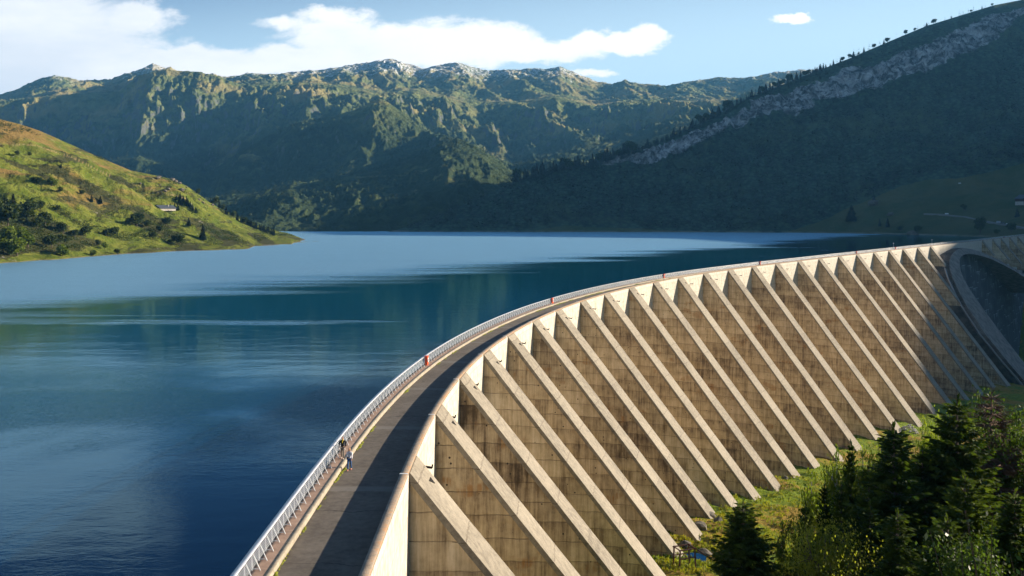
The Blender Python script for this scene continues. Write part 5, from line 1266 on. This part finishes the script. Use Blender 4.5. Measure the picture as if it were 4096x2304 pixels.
o = o.build('container', plain('grey_metal', (.36, .40, .44), .6)); o.location = (p[0], p[1] - 2.4, p[2]); o.rotation_euler = (0, 0, a); tag(o, 'light grey metal container beside the lane', 'container')
p, a = on_lane(4004); e = empty('road_sign', (p[0], p[1] + 2.6, p[2])); MB().tube([(0, 0, 0), (0, 0, 2.6)], .06, 6).build('pole', M_STEEL, e); MB().box((0, -.1, 2.9), (1.0, .08, .9)).build('sign_plate', plain('sign_face', (.7, .45, .40), .6), e); tag(e, 'small road sign on a post above the container', 'sign')
x, y, z = T_right.at(3838, 735); o = MB().box((0, 0, .7), (3.4, 1.6, 1.4)).tube([(-1.7, 0, .8), (1.7, 0, .8)], .75, 12).build('water_tank', M_WHITE); o.location = (x, y, z); tag(o, 'small white water tank high on the shaded meadow', 'water tank')
# ------------------------------------------------------------------ people
def skin_mesh(name, verts, edges, root, mat, parent, sub=1):
    """verts: name -> (x, y, z, radius[, radius2]); one continuous skinned surface grown over the skeleton"""
    keys = list(verts); idx = {k: i for i, k in enumerate(keys)}
    me = bpy.data.meshes.new(name); me.from_pydata([verts[k][:3] for k in keys], [(idx[a], idx[b]) for a, b in edges], [])
    o = bpy.data.objects.new(name, me); col.objects.link(o)
    sk = o.modifiers.new('skin', 'SKIN')
    if not me.skin_vertices: me.skin_vertices.new(name='')
    for i, k in enumerate(keys):
        v = verts[k]; me.skin_vertices[0].data[i].radius = (v[3], v[4] if len(v) > 4 else v[3]); me.skin_vertices[0].data[i].use_root = (k == root)
    sk.use_smooth_shade = True; sk.branch_smoothing = .4
    if sub: ss = o.modifiers.new('sub', 'SUBSURF'); ss.levels = ss.render_levels = sub
    dg = bpy.context.evaluated_depsgraph_get(); m2 = bpy.data.meshes.new_from_object(o.evaluated_get(dg)); bpy.data.objects.remove(o)
    m2.name = name; m2.materials.clear(); m2.materials.append(mat)
    for p in m2.polygons: p.use_smooth = True
    return link(bpy.data.objects.new(name, m2), parent)
M_SKIN = plain('skin', (.50, .27, .18), .6, 0, .08, 20)
def person(label, female, top, trousers, shoes, hair, loc, rz, stride=1, hair_long=False, extra=None, sc=1.0):
    e = empty('person', loc, rz); e.scale = (sc, sc, sc)
    w_ = .165 if female else .19; st = stride
    V = {'pel': (0, 0, .94, .13, .10), 'sp': (0, 0, 1.12, .115, .085), 'ch': (0, -.005, 1.32, .15, .10), 'sh': (0, 0, 1.43, .09, .07), 'ne': (0, -.01, 1.50, .052), 'hb': (0, -.02, 1.57, .068, .07), 'hm': (0, -.015, 1.65, .082, .095), 'ht': (0, 0, 1.73, .05, .06)}
    E_ = [('pel', 'sp'), ('sp', 'ch'), ('ch', 'sh'), ('sh', 'ne'), ('ne', 'hb'), ('hb', 'hm'), ('hm', 'ht')]
    for s_, t_ in ((1, 'r'), (-1, 'l')):
        f = st * s_
        V['s' + t_] = (w_ * s_, 0, 1.42, .052); V['e' + t_] = ((w_ + .055) * s_, .05 * f + .02, 1.15, .038); V['w' + t_] = ((w_ + .06) * s_, .10 * f - .06, .92, .024); V['p' + t_] = ((w_ + .055) * s_, .11 * f - .075, .86, .032, .018)
        E_ += [('sh', 's' + t_), ('s' + t_, 'e' + t_), ('e' + t_, 'w' + t_), ('w' + t_, 'p' + t_)]
        for q, (dy, L) in enumerate(((-.030, .070), (-.010, .080), (.010, .074), (.030, .058))):
            a, b_ = 'f%d%s' % (q, t_), 'g%d%s' % (q, t_)
            V[a] = ((w_ + .054) * s_, .11 * f - .075 + dy, .86 - L * .6, .0095); V[b_] = ((w_ + .040) * s_, .11 * f - .080 + dy, .86 - L * 1.05, .008)
            E_ += [('p' + t_, a), (a, b_)]
        V['t0' + t_] = ((w_ + .035) * s_, .11 * f - .112, .865, .011); V['t1' + t_] = ((w_ + .025) * s_, .11 * f - .122, .825, .009); E_ += [('p' + t_, 't0' + t_), ('t0' + t_, 't1' + t_)]
        V['h' + t_] = (.085 * s_, 0, .88, .085); V['k' + t_] = (.09 * s_, -.10 * f - .03, .49, .055); V['a' + t_] = (.09 * s_, -.17 * f + (.04 if f > 0 else .06), .085, .036); V['o' + t_] = (.095 * s_, -.17 * f - .10, .035, .035, .028)
        E_ += [('pel', 'h' + t_), ('h' + t_, 'k' + t_), ('k' + t_, 'a' + t_), ('a' + t_, 'o' + t_)]
    skin_mesh('body', V, E_, 'pel', M_SKIN, e)
    g = .020
    J = {k: (v[0], v[1], v[2], v[3] + g, (v[4] if len(v) > 4 else v[3]) + g) for k, v in V.items()}
    hem = (0, 0, .86 if female else .90, .165, .125)
    J['pel'] = hem; J['ne'] = (0, 0, 1.475, .075, .07)
    for t_ in 'rl': J['w' + t_] = tuple(np.array(J['w' + t_]) + np.array([0, 0, .02, .006, .006]))
    jk = {k: J[k] for k in ('pel', 'sp', 'ch', 'sh', 'ne', 'sr', 'er', 'wr', 'sl', 'el', 'wl')}
    skin_mesh('jacket', jk, [x for x in E_ if x[0] in jk and x[1] in jk], 'ch', top, e)
    T_ = {k: (v[0], v[1], v[2], v[3] + .022, (v[4] if len(v) > 4 else v[3]) + .022) for k, v in V.items()}
    T_['pel'] = (0, 0, .95, .145, .115)
    tk = {k: T_[k] for k in ('pel', 'hr', 'kr', 'ar', 'hl', 'kl', 'al')}
    skin_mesh('trousers', tk, [x for x in E_ if x[0] in tk and x[1] in tk], 'pel', trousers, e)
    for t_ in 'rl':
        a, o_ = V['a' + t_], V['o' + t_]
        skin_mesh('shoe', {'a': (a[0], a[1] + .03, .05, .05, .045), 'b': ((a[0] + o_[0]) / 2, (a[1] + o_[1]) / 2, .045, .048, .042), 'c': (o_[0], o_[1] - .04, .038, .045, .035)}, [('a', 'b'), ('b', 'c')], 'b', shoes, e)
    hv = {'a': (0, .015, 1.71, .085, .095), 'b': (0, .05, 1.66, .080, .075), 'c': (0, .055, 1.60, .07, .05)}; he = [('a', 'b'), ('b', 'c')]
    if hair_long:
        hv.update({'d': (.05, .05, 1.52, .05, .045), 'f': (-.05, .05, 1.52, .05, .045), 'g': (.075, .0, 1.60, .03, .04), 'i': (-.075, .0, 1.60, .03, .04)}); he += [('c', 'd'), ('c', 'f'), ('d', 'g'), ('f', 'i')]
    skin_mesh('hair', hv, he, 'a', hair, e)
    f_ = MB()
    for sx in (-1, 1): f_.box((.03 * sx, -.105, 1.655), (.018, .012, .010))
    f_.build('eyes', M_DARK, e); MB().poly([(-.012, -.105, 1.61), (.012, -.105, 1.61), (0, -.128, 1.615), (0, -.108, 1.655)], [(0, 2, 1), (0, 3, 2), (1, 2, 3)]).build('nose', M_SKIN, e)
    MB().box((0, -.098, 1.580), (.04, .012, .010)).build('mouth', plain('lips', (.35, .10, .08), .5), e)
    for sx in (-1, 1): MB().lathe((.088 * sx, 0, 1.63), [(.006, 0), (.018, .012), (.018, .03), (.006, .045)], 8).build('ear', M_SKIN, e)
    if extra: extra(e)
    tag(e, label, 'person'); return e
C_ = lambda n, c: plain(n, c, .85, 0, .12, 15)
def scarf(mat):
    return lambda e: skin_mesh('scarf', {'a': (.05, -.05, 1.49, .045), 'b': (-.05, -.05, 1.49, .045), 'c': (-.06, .04, 1.50, .045), 'd': (.06, .04, 1.50, .045), 'f': (0, -.10, 1.40, .035), 'g': (0, -.12, 1.26, .025)}, [('a', 'b'), ('b', 'c'), ('c', 'd'), ('d', 'a'), ('a', 'f'), ('f', 'g')], 'a', mat, e)
def wbag(e):
    scarf(C_('grey_scarf', (.16, .17, .22)))(e)
    b_ = MB().bar((.13, -.13, 1.44), (-.12, -.15, 1.10), .03, .012).bar((.13, .09, 1.44), (-.16, .10, 1.08), .03, .012); b_.build('bag_strap', M_DARK, e)
    skin_mesh('bag', {'a': (-.16, -.15, 1.05, .07, .05), 'b': (-.02, -.16, 1.03, .075, .05)}, [('a', 'b')], 'a', M_DARK, e)
person('man in black jacket, yellow scarf and grey trousers walking on the pavement by the railing', False, C_('black_jacket', (.012, .012, .016)), C_('grey_trousers', (.20, .17, .14)), C_('light_shoes', (.45, .42, .38)), C_('ginger_hair', (.16, .06, .03)), (-13.35, 67.2, .30), R(4), 1, False, scarf(C_('yellow_scarf', (.55, .42, .02))))
person('woman with blonde hair in a white jacket and blue jeans walking beside the kerb', True, C_('white_jacket', (.68, .67, .72)), C_('blue_jeans', (.03, .09, .22)), C_('pink_shoes', (.55, .22, .18)), C_('blonde_hair', (.52, .33, .12)), (-12.42, 65.2, .008), R(-4), -1, True, wbag, .98)
j = int(np.argmin(np.where(oy > 500, np.abs(opx - 4004), 1e9)))
person('tiny person in dark red on the far dam crest, left one of two', False, C_('red_jacket', (.25, .03, .04)), C_('dark_trousers', (.03, .03, .05)), M_DARK, M_DARK, (ox[j] + 1.2, oy[j] - 1, .01), R(20))
person('tiny person in blue and red on the far dam crest, right one of two', False, C_('blue_jacket', (.05, .06, .18)), C_('red_trousers', (.22, .04, .04)), M_DARK, M_DARK, (ox[j + 3] + 1.4, oy[j + 3] - 1, .01), R(-20), -1)
# ------------------------------------------------------------------ haze: the air of the valley
HM = bpy.data.materials.new('haze'); HM.use_nodes = True; ht = NT(HM.node_tree); HM.node_tree.nodes.clear()
pv = ht.node('ShaderNodeVolumePrincipled', {'Color': (.13, .42, .80), 'Density': HAZE, 'Anisotropy': .1})
ho = ht.node('ShaderNodeOutputMaterial'); ht.l.new(pv.outputs[0], ho.inputs['Volume'])
HM.cycles.homogeneous_volume = True if hasattr(HM.cycles, 'homogeneous_volume') else True
tag(MB().box((500, 3600, 450), (14000, 8600, 1310)).build('haze', HM), 'thin blue mountain haze filling the valley air', 'haze', kind='stuff')
